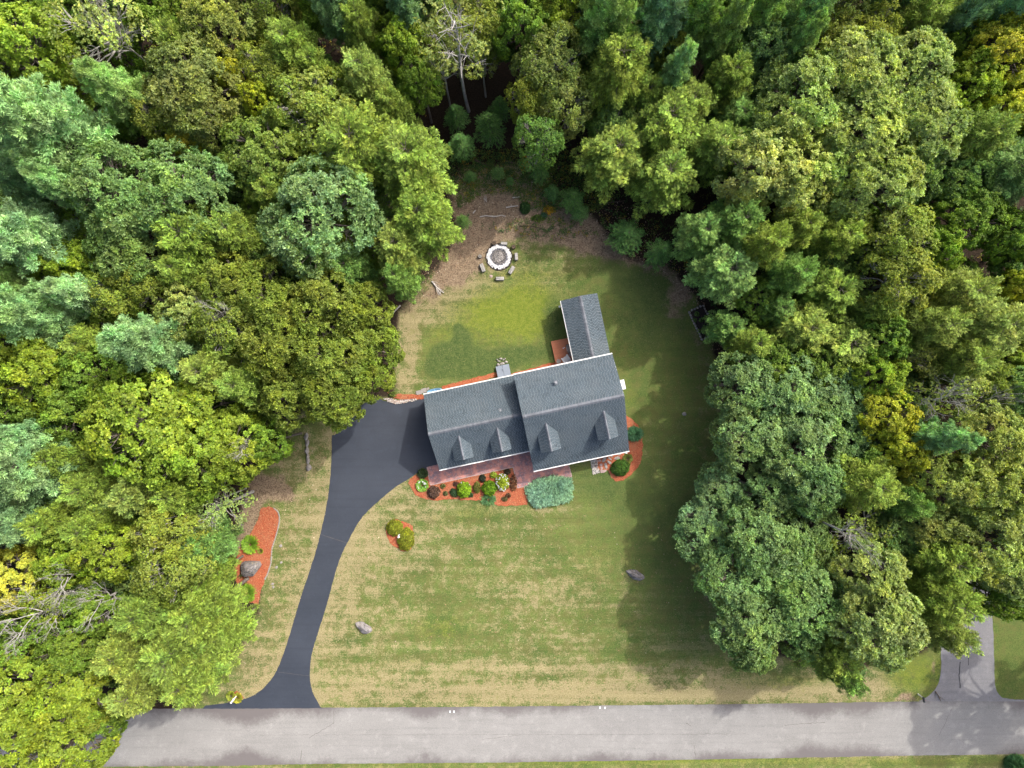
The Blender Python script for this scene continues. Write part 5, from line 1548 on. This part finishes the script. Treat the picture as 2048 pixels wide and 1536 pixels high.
# the wood goes on beyond the frame
i = 0
for (xa, xb, ya, yb, st) in ((-190, 2240, -110, -60, 105), (-130, -60, 0, 1500, 110), (2110, 2180, 0, 1150, 110)):
    px = xa
    if xb-xa > 500:
        while px < xb:
            plant(px, rt.uniform(ya, yb), rt.uniform(60, 84), rt.choice(['oak', 'pine', 'hemlock', 'maple']), rt.choice(['oakgreen', 'pinegreen', 'hem', 'mgreen']), near_label(px, -85, 'tall tree beyond the'), None, 'trees along the border of view'); px += st
    else:
        py = ya
        while py < yb:
            plant(rt.uniform(xa, xb), py, rt.uniform(60, 84), rt.choice(['oak', 'pine', 'hemlock', 'maple']), rt.choice(['oakgreen', 'pinegreen', 'hem', 'mgreen']), near_label(xa, py, 'tall tree beyond the'), None, 'trees along the border of view'); py += st

# ------------------------------------------------------------------ small spruces in the clearing
for px, py, r, zc, tn, l in [(912, 232, 32, 4, 'spruce', 'dark spruce at the left rim of the dark gap'), (978, 252, 44, 4.5, 'spruce', 'dark spruce below the birch trunk in the gap'), (922, 290, 36, 4, 'spruce', 'dark spruce beside the big bright hemlock'),
        (1000, 215, 30, 4, 'spruce', 'dark spruce deep in the gap'), (995, 345, 20, 1.6, 'sprucelt', 'knee high green spruce on the brown leaf litter'), (1145, 398, 36, 3, 'spruce', 'dark spruce at the top of the clearing, right of the sticks'),
        (1105, 385, 22, 2, 'spruce', 'small dark spruce left of the clearing spruce'), (1160, 425, 24, 2.2, 'spruce', 'low dark spruce in front of the clearing spruce'), (1253, 472, 50, 3, 'spruce', 'wide dark spruce alone at the corner of the back lawn'),
        (940, 352, 16, 1.2, 'spruce', 'tiny spruce on the litter near the hemlocks'), (1020, 362, 12, .9, 'spruce', 'seedling spruce above the leaf litter'), (925, 442, 20, 2.5, 'sprucelt', 'small green spruce against the western hemlock'), (1320, 505, 40, 4, 'spruce', 'dark spruce between lawn corner and hemlocks'), (1080, 340, 30, 3, 'spruce', 'shaded spruce under the tall olive birches')]:
    plant(px, py, r, 'spruce', tn, l, zc, None, zc*1.5/ZC*.75)

# ------------------------------------------------------------------ shrubs and bed plants
def shrub(px, py, rx, ry, h, kind, tint, label, name='shrub', cat='shrub', rot=0.0, seed=None, dens=1.0, flowers=None):
    x, y = W(px, py, h*.5); s = CAMH/FPX; a, b = rx*s, ry*s
    R = np.random.default_rng(seed or int(px*7+py)); t = thing(name, label, cat, (x, y, 0), math.radians(rot))
    area = a*b*4+h*(a+b)*2
    parts = []
    if kind == 'round':
        n = int(min(2600, 150*area*dens)); d = rdir(R, n, .5); d[:, 2] = np.abs(d[:, 2])
        bump = 1+.10*np.sin(d[:, :1]*7+seed_(px))*np.cos(d[:, 1:2]*6+py)
        P_ = d*np.array([a, b, h])*R.uniform(.80, 1.0, (n, 1))*bump
        A = norm(d/np.array([a, b, h])*min(a, b)+R.normal(0, .25, (n, 3))); parts.append(rosettes(R, P_, A, np.exp(R.normal(0, .3, (n, 1)))*np.ones((1, 3)), 6, .13, .075, 55, hue=.1, bv=.2))
    elif kind == 'juniper':
        n = int(min(3600, 150*area*dens)); an = R.uniform(0, 6.28, n); q = np.sqrt(R.uniform(0, 1, n))
        sx, sy = np.cos(an), np.sin(an); k = (np.abs(sx)**3.2+np.abs(sy)**3.2)**(-1/3.2)
        k = k*(1+.05*np.sin(an*5)+.04*np.sin(an*9+2))
        P_ = np.stack([sx*k*q*a*.9, sy*k*q*b*.9, h*(1-q**4)*R.uniform(.72, 1, n)], 1)
        A = norm(np.stack([sx*q*.9+R.normal(0, .45, n), sy*q*.9+R.normal(0, .45, n), np.full(n, .55)], 1))
        parts.append(sprays(R, P_, A, np.exp(R.normal(0, .34, (n, 1)))*np.ones((1, 3)), 8, .42, .17, .05, hue=.05, bv=.15))
    elif kind == 'spruce':
        n = int(min(2200, 130*area*dens)); d = rdir(R, n, .4); d[:, 2] = np.abs(d[:, 2])
        P_ = d*np.array([a*.8, b*.8, h])*R.uniform(.55, 1.0, (n, 1)); A = norm(d*np.array([1, 1, .3])+R.normal(0, .2, (n, 3)))
        parts.append(sprays(R, P_, A, np.exp(R.normal(0, .2, (n, 1)))*np.ones((1, 3)), 8, .36, .14, .06))
    else:   # fern like: long arching leaves from the middle
        n = int(150*dens); an = R.uniform(0, 6.28, n); e = R.uniform(.15, 1.1, n)
        A = norm(np.stack([np.cos(an)*a, np.sin(an)*b, e*max(a, b)*.6], 1)); P_ = np.stack([np.cos(an)*.08, np.sin(an)*.08, np.full(n, .1)], 1)
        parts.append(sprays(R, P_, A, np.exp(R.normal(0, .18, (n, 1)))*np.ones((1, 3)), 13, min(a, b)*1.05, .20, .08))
    f = link('foliage', finish('foliage', parts, M['needle' if kind in ('juniper', 'spruce') else 'leaf']), t); c = tint if not isinstance(tint, str) else T[tint]; f.color = (*(min(.6, q*1.35) for q in c), 1)
    sg = [bent((0, 0, 0), (math.cos(k*1.3)*a*.6, math.sin(k*1.3)*b*.6, h*.6), .03, .01, R, 4, 3, .05) for k in range(5)]
    link('stem', branches('stem', sg, M['bark']), t)
    if flowers:
        n, col_ = flowers; an = R.uniform(0, 6.28, n); q = R.uniform(.6, 1.05, n)
        P_ = np.stack([np.cos(an)*a*q, np.sin(an)*b*q, h*np.sqrt(np.clip(1-q*q*.8, .05, 1))+.06], 1)
        mb = MB()
        for p in P_: mb.cyl((p[0], p[1], p[2]), R.uniform(.045, .075), .05, 7, 1, .03)
        link('flowers', mb.mesh('flowers', M[col_]), t)
    return t
def seed_(v): return (v*.37) % 6.28
shrub(845, 947, 10, 9.5, .7, 'round', (.045, .075, .03), 'small dark green rounded shrub in mulch at the driveway corner')
shrub(844, 971, 9, 9, .5, 'fern', (.14, .25, .05), 'green leafy plant ringed with white flowers near the driveway', 'flowering_plant', 'flowering plant', dens=2.2, flowers=(16, 'white_paint'))
shrub(867, 985, 12, 12, .7, 'round', (.105, .065, .05), 'round purple brown shrub in the front mulch bed')
shrub(886, 972, 4.5, 4, .3, 'round', (.12, .13, .05), 'tiny grey green plant just below the brick walk', 'bed_plant', 'plant')
shrub(891, 987, 4, 4, .25, 'round', (.10, .12, .05), 'tiny green plant right of the purple brown shrub', 'bed_plant', 'plant')
shrub(908, 986, 9, 7, .4, 'round', (.04, .08, .035), 'low dark green shrub left of the bright lime dome', rot=-40)
shrub(912, 968, 5, 4, .3, 'round', (.09, .05, .04), 'tiny brown plant between brick walk and lime dome', 'bed_plant', 'plant')
shrub(928, 980, 14, 16, 1.1, 'round', (.17, .28, .02), 'bright lime dome shaped shrub in the front bed', flowers=(2, 'white_paint'))
shrub(940, 990, 6, 4, .3, 'round', (.04, .08, .035), 'small dark plant at the foot of the lime dome', 'bed_plant', 'plant')
shrub(954, 975, 6.5, 11, .7, 'round', (.13, .14, .035), 'narrow olive shrub right of the lime dome')
shrub(965, 957, 6, 7, .5, 'round', (.035, .045, .03), 'small dark shrub against the brick walk')
shrub(978, 977, 14.5, 15, 1.0, 'round', (.10, .19, .012), 'deep green squarish shrub in the middle of the front bed')
shrub(977, 1000, 16, 8, .25, 'spruce', (.055, .12, .045), 'flat dark green creeping plant at the lawn rim of the bed')
shrub(987, 950, 6, 5.5, .5, 'round', (.24, .30, .04), 'small yellow green ball shrub above the white flowered one')
shrub(1005, 965, 13, 17, 1.0, 'round', (.24, .30, .03), 'yellow green hydrangea ringed with white flowers', 'flowering_shrub', 'flowering shrub', flowers=(46, 'white_paint'))
shrub(1015, 944, 6, 5, .4, 'round', (.07, .055, .035), 'dark brownish plant in the inner corner of the walk', 'bed_plant', 'plant')
shrub(1027, 966, 7, 17, .5, 'round', (.14, .075, .045), 'purple brown loose shrub beside the stub of brick walk', dens=.35)
shrub(1009, 998, 6, 4, .25, 'round', (.09, .08, .035), 'tiny olive plant on open mulch left of the juniper', 'bed_plant', 'plant')
shrub(1017, 991, 5, 4, .25, 'round', (.12, .07, .04), 'tiny reddish plant on open mulch above the olive one', 'bed_plant', 'plant')
shrub(1100, 983, 47, 27, .9, 'juniper', (.12, .215, .15), 'large blue green spreading juniper below the brick walk', 'juniper_shrub', 'shrub', rot=10)
shrub(1270, 868, 14.5, 13, 1.1, 'spruce', (.03, .085, .04), 'dark green spruce like shrub against the gable end')
shrub(1241, 936, 19, 16, 1.0, 'round', (.055, .12, .022), 'broad green shrub below the stepping stones', dens=1.1, rot=20)
shrub(1256, 918, 7, 8, .8, 'fern', (.10, .12, .03), 'olive twiggy plant between green shrub and house corner', 'bed_plant', 'plant')
shrub(789, 1056, 16, 16, .8, 'round', (.165, .19, .02), 'upper rounded yellow green shrub of the island bed')
shrub(811.5, 1079, 16, 23, .8, 'round', (.165, .19, .02), 'longer lower yellow green shrub of the island bed', rot=-8)
shrub(499, 1090, 14, 21, .7, 'fern', (.13, .22, .025), 'bright green fern clump above the boulder in the red bed', 'fern', 'fern', dens=2.6)
shrub(492, 1187, 15, 16, .7, 'fern', (.12, .21, .025), 'bright green fern clump below the boulder in the red bed', 'fern', 'fern', dens=2.4)
shrub(521, 1102, 2.2, 2.2, .15, 'fern', (.16, .17, .03), 'tiny yellow seedling on red mulch', 'bed_plant', 'plant')
shrub(467, 1152, 6, 9, .4, 'round', (.16, .2, .04), 'small sparse green plant left of the boulder', 'bed_plant', 'plant', dens=.3)
shrub(474, 1396, 9, 7, .4, 'fern', (.20, .21, .03), 'yellow grassy clump at the foot of the white mailbox', 'bed_plant', 'plant', dens=1.6)
shrub(461, 1393, 7, 6, .5, 'fern', (.18, .22, .03), 'green grassy clump left of the white mailbox', 'bed_plant', 'plant', dens=1.2)
shrub(785, 789, 8, 5, .4, 'round', (.10, .14, .03), 'small green plant in the mulch strip by the driveway corner', 'bed_plant', 'plant', dens=.5)
shrub(1050, 415, 10, 12, .8, 'round', (.035, .085, .025), 'dark green small bush among the sticks of the clearing')
shrub(1076, 436, 14, 7, .3, 'round', (.07, .12, .025), 'low green bush at the upper lawn rim', dens=.5)
shrub(1088, 430, 6, 5, .4, 'round', (.05, .11, .06), 'small blue green plant beside the low bush', 'bed_plant', 'plant')
shrub(1050, 326, 9, 16, .8, 'round', (.50, .22, .015), 'orange autumn bush under the tall olive birches', dens=.5)
shrub(1098, 420, 14, 10, .4, 'round', (.30, .20, .02), 'rusty yellow bush beside the dark spruces', dens=.35)
shrub(2035, 1530, 22, 16, 1.2, 'spruce', (.03, .085, .03), 'dark green bush at the bottom right corner below the road')
for i, (px, py, r) in enumerate([(1394, 628, 6), (1402, 640, 5), (1409, 655, 6), (1400, 662, 4), (1390, 640, 4)]):
    o = shrub(px, py, r, r, .4, 'round', (.10, .17, .05), 'small green seedling growing in the dark soil of the raised bed', 'bed_plant', 'plant', dens=.6)
    o['group'] = 'seedlings in the raised bed'

# ------------------------------------------------------------------ sticks, logs and litter at the wood's edge
def stick(pts, r, label, name='fallen_branch', mat='driftwood', twigs=4, seed=1):
    R = np.random.default_rng(seed); P = [(*W(*p), .12+.05*(i % 2)) for i, p in enumerate(pts)]
    segs = [(P, [r*(1-.6*i/len(P)) for i in range(len(P))], 6)]
    x0, y0, _ = P[0]
    for k in range(twigs):
        i = R.integers(0, len(P)-1); p = np.array(P[i]); d = np.array([P[i+1][0]-p[0], P[i+1][1]-p[1], 0]); L = np.linalg.norm(d)+.1
        q = p+(norm(d)+R.normal(0, .5, 3)*np.array([1, 1, .3]))*min(1.2, L*.8)+np.array([0, 0, .15]); segs.append(bent(p, q, r*.5, r*.15, R, 4, 3, .08))
    return tag(link(name, branches(name, segs, M[mat])), label, 'branch')
stick([(960, 434), (972, 432), (988, 434), (1002, 431), (1012, 433)], .07, 'long pale stick lying across the clearing above the fire ring', seed=2)
stick([(1012, 415.5), (1024, 413.5), (1036, 412)], .08, 'short white stick right of the clearing', seed=3, twigs=1)
stick([(946, 427), (951, 421)], .07, 'stubby pale stick left of the long one', seed=4, twigs=0)
stick([(968, 397), (973, 405), (972, 392)], .04, 'thin pale twig near the top of the clearing', seed=5)
stick([(1025, 396), (1042, 394)], .07, 'weathered stick above the short white stick', seed=6, twigs=0)
stick([(1040, 453), (1060, 452), (1085, 458), (1100, 464)], .05, 'thin brown stick along the upper lawn rim', seed=7, mat='wood_brown')
stick([(864, 563), (872, 573), (882, 582), (888, 586)], .09, 'bleached driftwood root at the western lawn edge', seed=8, twigs=7)
stick([(868, 566), (876, 580), (880, 588)], .06, 'second bleached root beside the driftwood', seed=9, twigs=4)
stick([(801, 611), (793, 619), (786, 627), (775, 632)], .09, 'forked bleached branch at the lawn edge below the olive oaks', seed=10, twigs=3)
stick([(950, 320), (962, 327), (978, 332)], .16, 'mossy log lying in the shade above the litter', 'fallen_log', 'wood_brown', 0, 11)
stick([(1010, 322), (1040, 330), (1070, 338)], .13, 'brown log under the tall olive birches', 'fallen_log', 'wood_brown', 1, 12)
stick([(1190, 410), (1225, 405), (1250, 402)], .10, 'reddish log in the shade right of the clearing', 'fallen_log', 'wood_brown', 1, 13)
stick([(1870, 1382), (1876, 1392), (1880, 1400)], .06, 'dark snapped branch on the neighbouring driveway mouth', seed=14, mat='wood_brown')
x, y = W(1072, 352)
stp_ = thing('cut_stump', 'reddish cut tree stump at the top of the clearing', 'stump', (x, y, 0))
MB().cyl((0, 0, 0), .42, .35, 14, 1, .34).build('stump_trunk', M['wood_brown'], stp_); MB().cyl((0, 0, .352), .31, .01, 14).build('cut_face', M['pink_stone'], stp_)

def scatter(name, polys, n, mk, mat, seed, falloff=None):
    """loose small faces strewn over an outline, one object"""
    R = np.random.default_rng(seed); Vs, Cs = [], []
    for poly, m in zip(polys, n):
        P_ = [W(*p) for p in poly]; xs = [p[0] for p in P_]; ys = [p[1] for p in P_]
        X = R.uniform(min(xs), max(xs), m); Y = R.uniform(min(ys), max(ys), m); k = pip(X, Y, P_)
        v, c = mk(R, X[k], Y[k]); Vs.append(v); Cs.append(c)
    V = np.concatenate(Vs); C = np.concatenate(Cs)
    o = link(name, np_mesh(name, V, np.arange(len(V)).reshape(-1, 4), mat, C)); return tag(o, kind='stuff')
litter_m = simple_mat('dry_leaf', (1, 1, 1), .8, .15, .1, 2)
def mk_litter(R, X, Y):
    n = len(X); a = R.uniform(0, 6.28, n); D = norm(np.stack([np.cos(a), np.sin(a), R.normal(0, .35, n)], 1)); N = np.stack([R.normal(0, .4, n), R.normal(0, .4, n), np.ones(n)], 1)
    v = leaf_quads(R, np.stack([X, Y, R.uniform(.01, .05, n)], 1), D, N, .14, .09, .3)
    pal = np.array([(.36, .22, .14), (.46, .33, .22), (.24, .15, .10), (.66, .55, .42), (.42, .24, .15)]); w = R.choice(5, n, p=[.3, .25, .22, .08, .15])
    return v, np.repeat(pal[w]*R.uniform(.7, 1.2, (n, 1)), 4, 0)
scatter('leaf_litter', [[(880, 330), (1130, 330), (1300, 440), (1400, 560), (1420, 640), (1370, 600), (1300, 530), (1180, 480), (1090, 450), (1010, 460), (960, 500), (920, 545), (870, 600), (800, 640), (830, 560), (900, 480)], [(1390, 600), (1440, 640), (1450, 720), (1420, 700)]], [8000, 300], mk_litter, litter_m, 3)
scatter('fallen_leaves', [[(660, 800), (850, 800), (850, 930), (700, 1080), (600, 1380), (540, 1380), (650, 1000)], [(500, 880), (660, 880), (650, 1100), (560, 1380), (480, 1380)], [(640, 1030), (1400, 1030), (1430, 1400), (650, 1410)]], [10, 900, 900], lambda R, X, Y: mk_litter(R, *[q[~pip(X, Y, [W(*p) for p in dl+dr])] for q in (X, Y)]), litter_m, 4)
def mnoise_arr(X, Y):
    return .5+.22*(np.sin(X*1.7+np.sin(Y*1.1)*1.5)+np.sin(Y*2.3+np.cos(X*.7)*2))
BEDBOX = [(815, 925), (1150, 925), (1290, 820), (1290, 965), (1150, 1015), (820, 1005)]
def mk_grass(R, X, Y):
    n = len(X); k = 3
    X = np.repeat(X, k)+R.normal(0, .04, n*k); Y = np.repeat(Y, k)+R.normal(0, .04, n*k); n *= k
    D = norm(np.stack([R.normal(0, .5, n), R.normal(0, .5, n), np.ones(n)*.75], 1)); N = rdir(R, n)
    v = leaf_quads(R, np.stack([X, Y, np.zeros(n)], 1), D, N, .10, .035, .0)
    f = mnoise_arr(X*.5, Y*.5)[:, None]
    g = np.array([[.15, .17, .045]]); s = np.array([[.42, .35, .19]])
    t = np.clip(f+R.normal(.0, .3, (n, 1)), 0, 1)
    return v, np.repeat((g*(1-t)+s*t)*R.uniform(.75, 1.25, (n, 1)), 4, 0)
def mk_forest(R, X, Y):
    k = (~pip(X, Y, LAWN)) & (~pip(X, Y, LAWN_EAST)) & (pdist(X, Y, LAWN) > 1.2) & (Y > W(0, 1395)[1])
    return mk_ground_plants(R, X[k], Y[k])
scatter('grass_tufts', [[(420, 870), (1440, 870), (1480, 1400), (430, 1400)], [(800, 500), (1400, 500), (1440, 870), (1280, 870), (1220, 690), (850, 780)]], [15000, 7000], lambda R, X, Y: mk_grass(R, *[q[pip(X, Y, LAWN) & (pdist(X, Y, LAWN) > .4) & ~pip(X, Y, [W(*p) for p in dl+dr]) & ~pip(X, Y, [W(*p) for p in BEDBOX])] for q in (X, Y)]), litter_m, 7)
def mk_ground_plants(R, X, Y):
    n = len(X); k = 7
    X = np.repeat(X, k)+R.normal(0, .13, n*k); Y = np.repeat(Y, k)+R.normal(0, .13, n*k); n2 = n*k
    D = norm(np.stack([R.normal(0, 1, n2), R.normal(0, 1, n2), np.abs(R.normal(0, .5, n2))], 1)); N = np.stack([R.normal(0, .4, n2), R.normal(0, .4, n2), np.ones(n2)], 1)
    v = leaf_quads(R, np.stack([X, Y, R.uniform(.05, .35, n2)], 1), D, N, .17, .10, .2)
    pal = np.array([(.05, .11, .03), (.10, .16, .03), (.16, .18, .03), (.30, .22, .03)]); w = np.repeat(R.choice(4, n, p=[.4, .35, .17, .08]), k)
    return v, np.repeat(pal[w]*R.uniform(.7, 1.3, (n2, 1)), 4, 0)
scatter('undergrowth', [[(880, 300), (1130, 300), (1240, 400), (1180, 425), (1060, 420), (1020, 385), (960, 390), (920, 420), (900, 370)], [(1180, 400), (1400, 470), (1450, 640), (1370, 560), (1290, 500), (1200, 450)], [(820, 540), (900, 480), (940, 430), (905, 440), (850, 520)], [(960, 450), (1120, 430), (1200, 470), (1100, 480), (1000, 470)]], [2600, 700, 200, 260], mk_ground_plants, litter_m, 6)

_k = lambda R, X, Y: mk_forest(R, X, Y)
o = scatter('forest_undergrowth', [[(-100, -100), (850, -100), (850, 1420), (-100, 1420)], [(1100, -100), (2150, -100), (2150, 1200), (1100, 1200)]], [7000, 9000], _k, litter_m, 8)

#print('UNIQUE FACES', sum(len(m.polygons) for m in bpy.data.meshes))
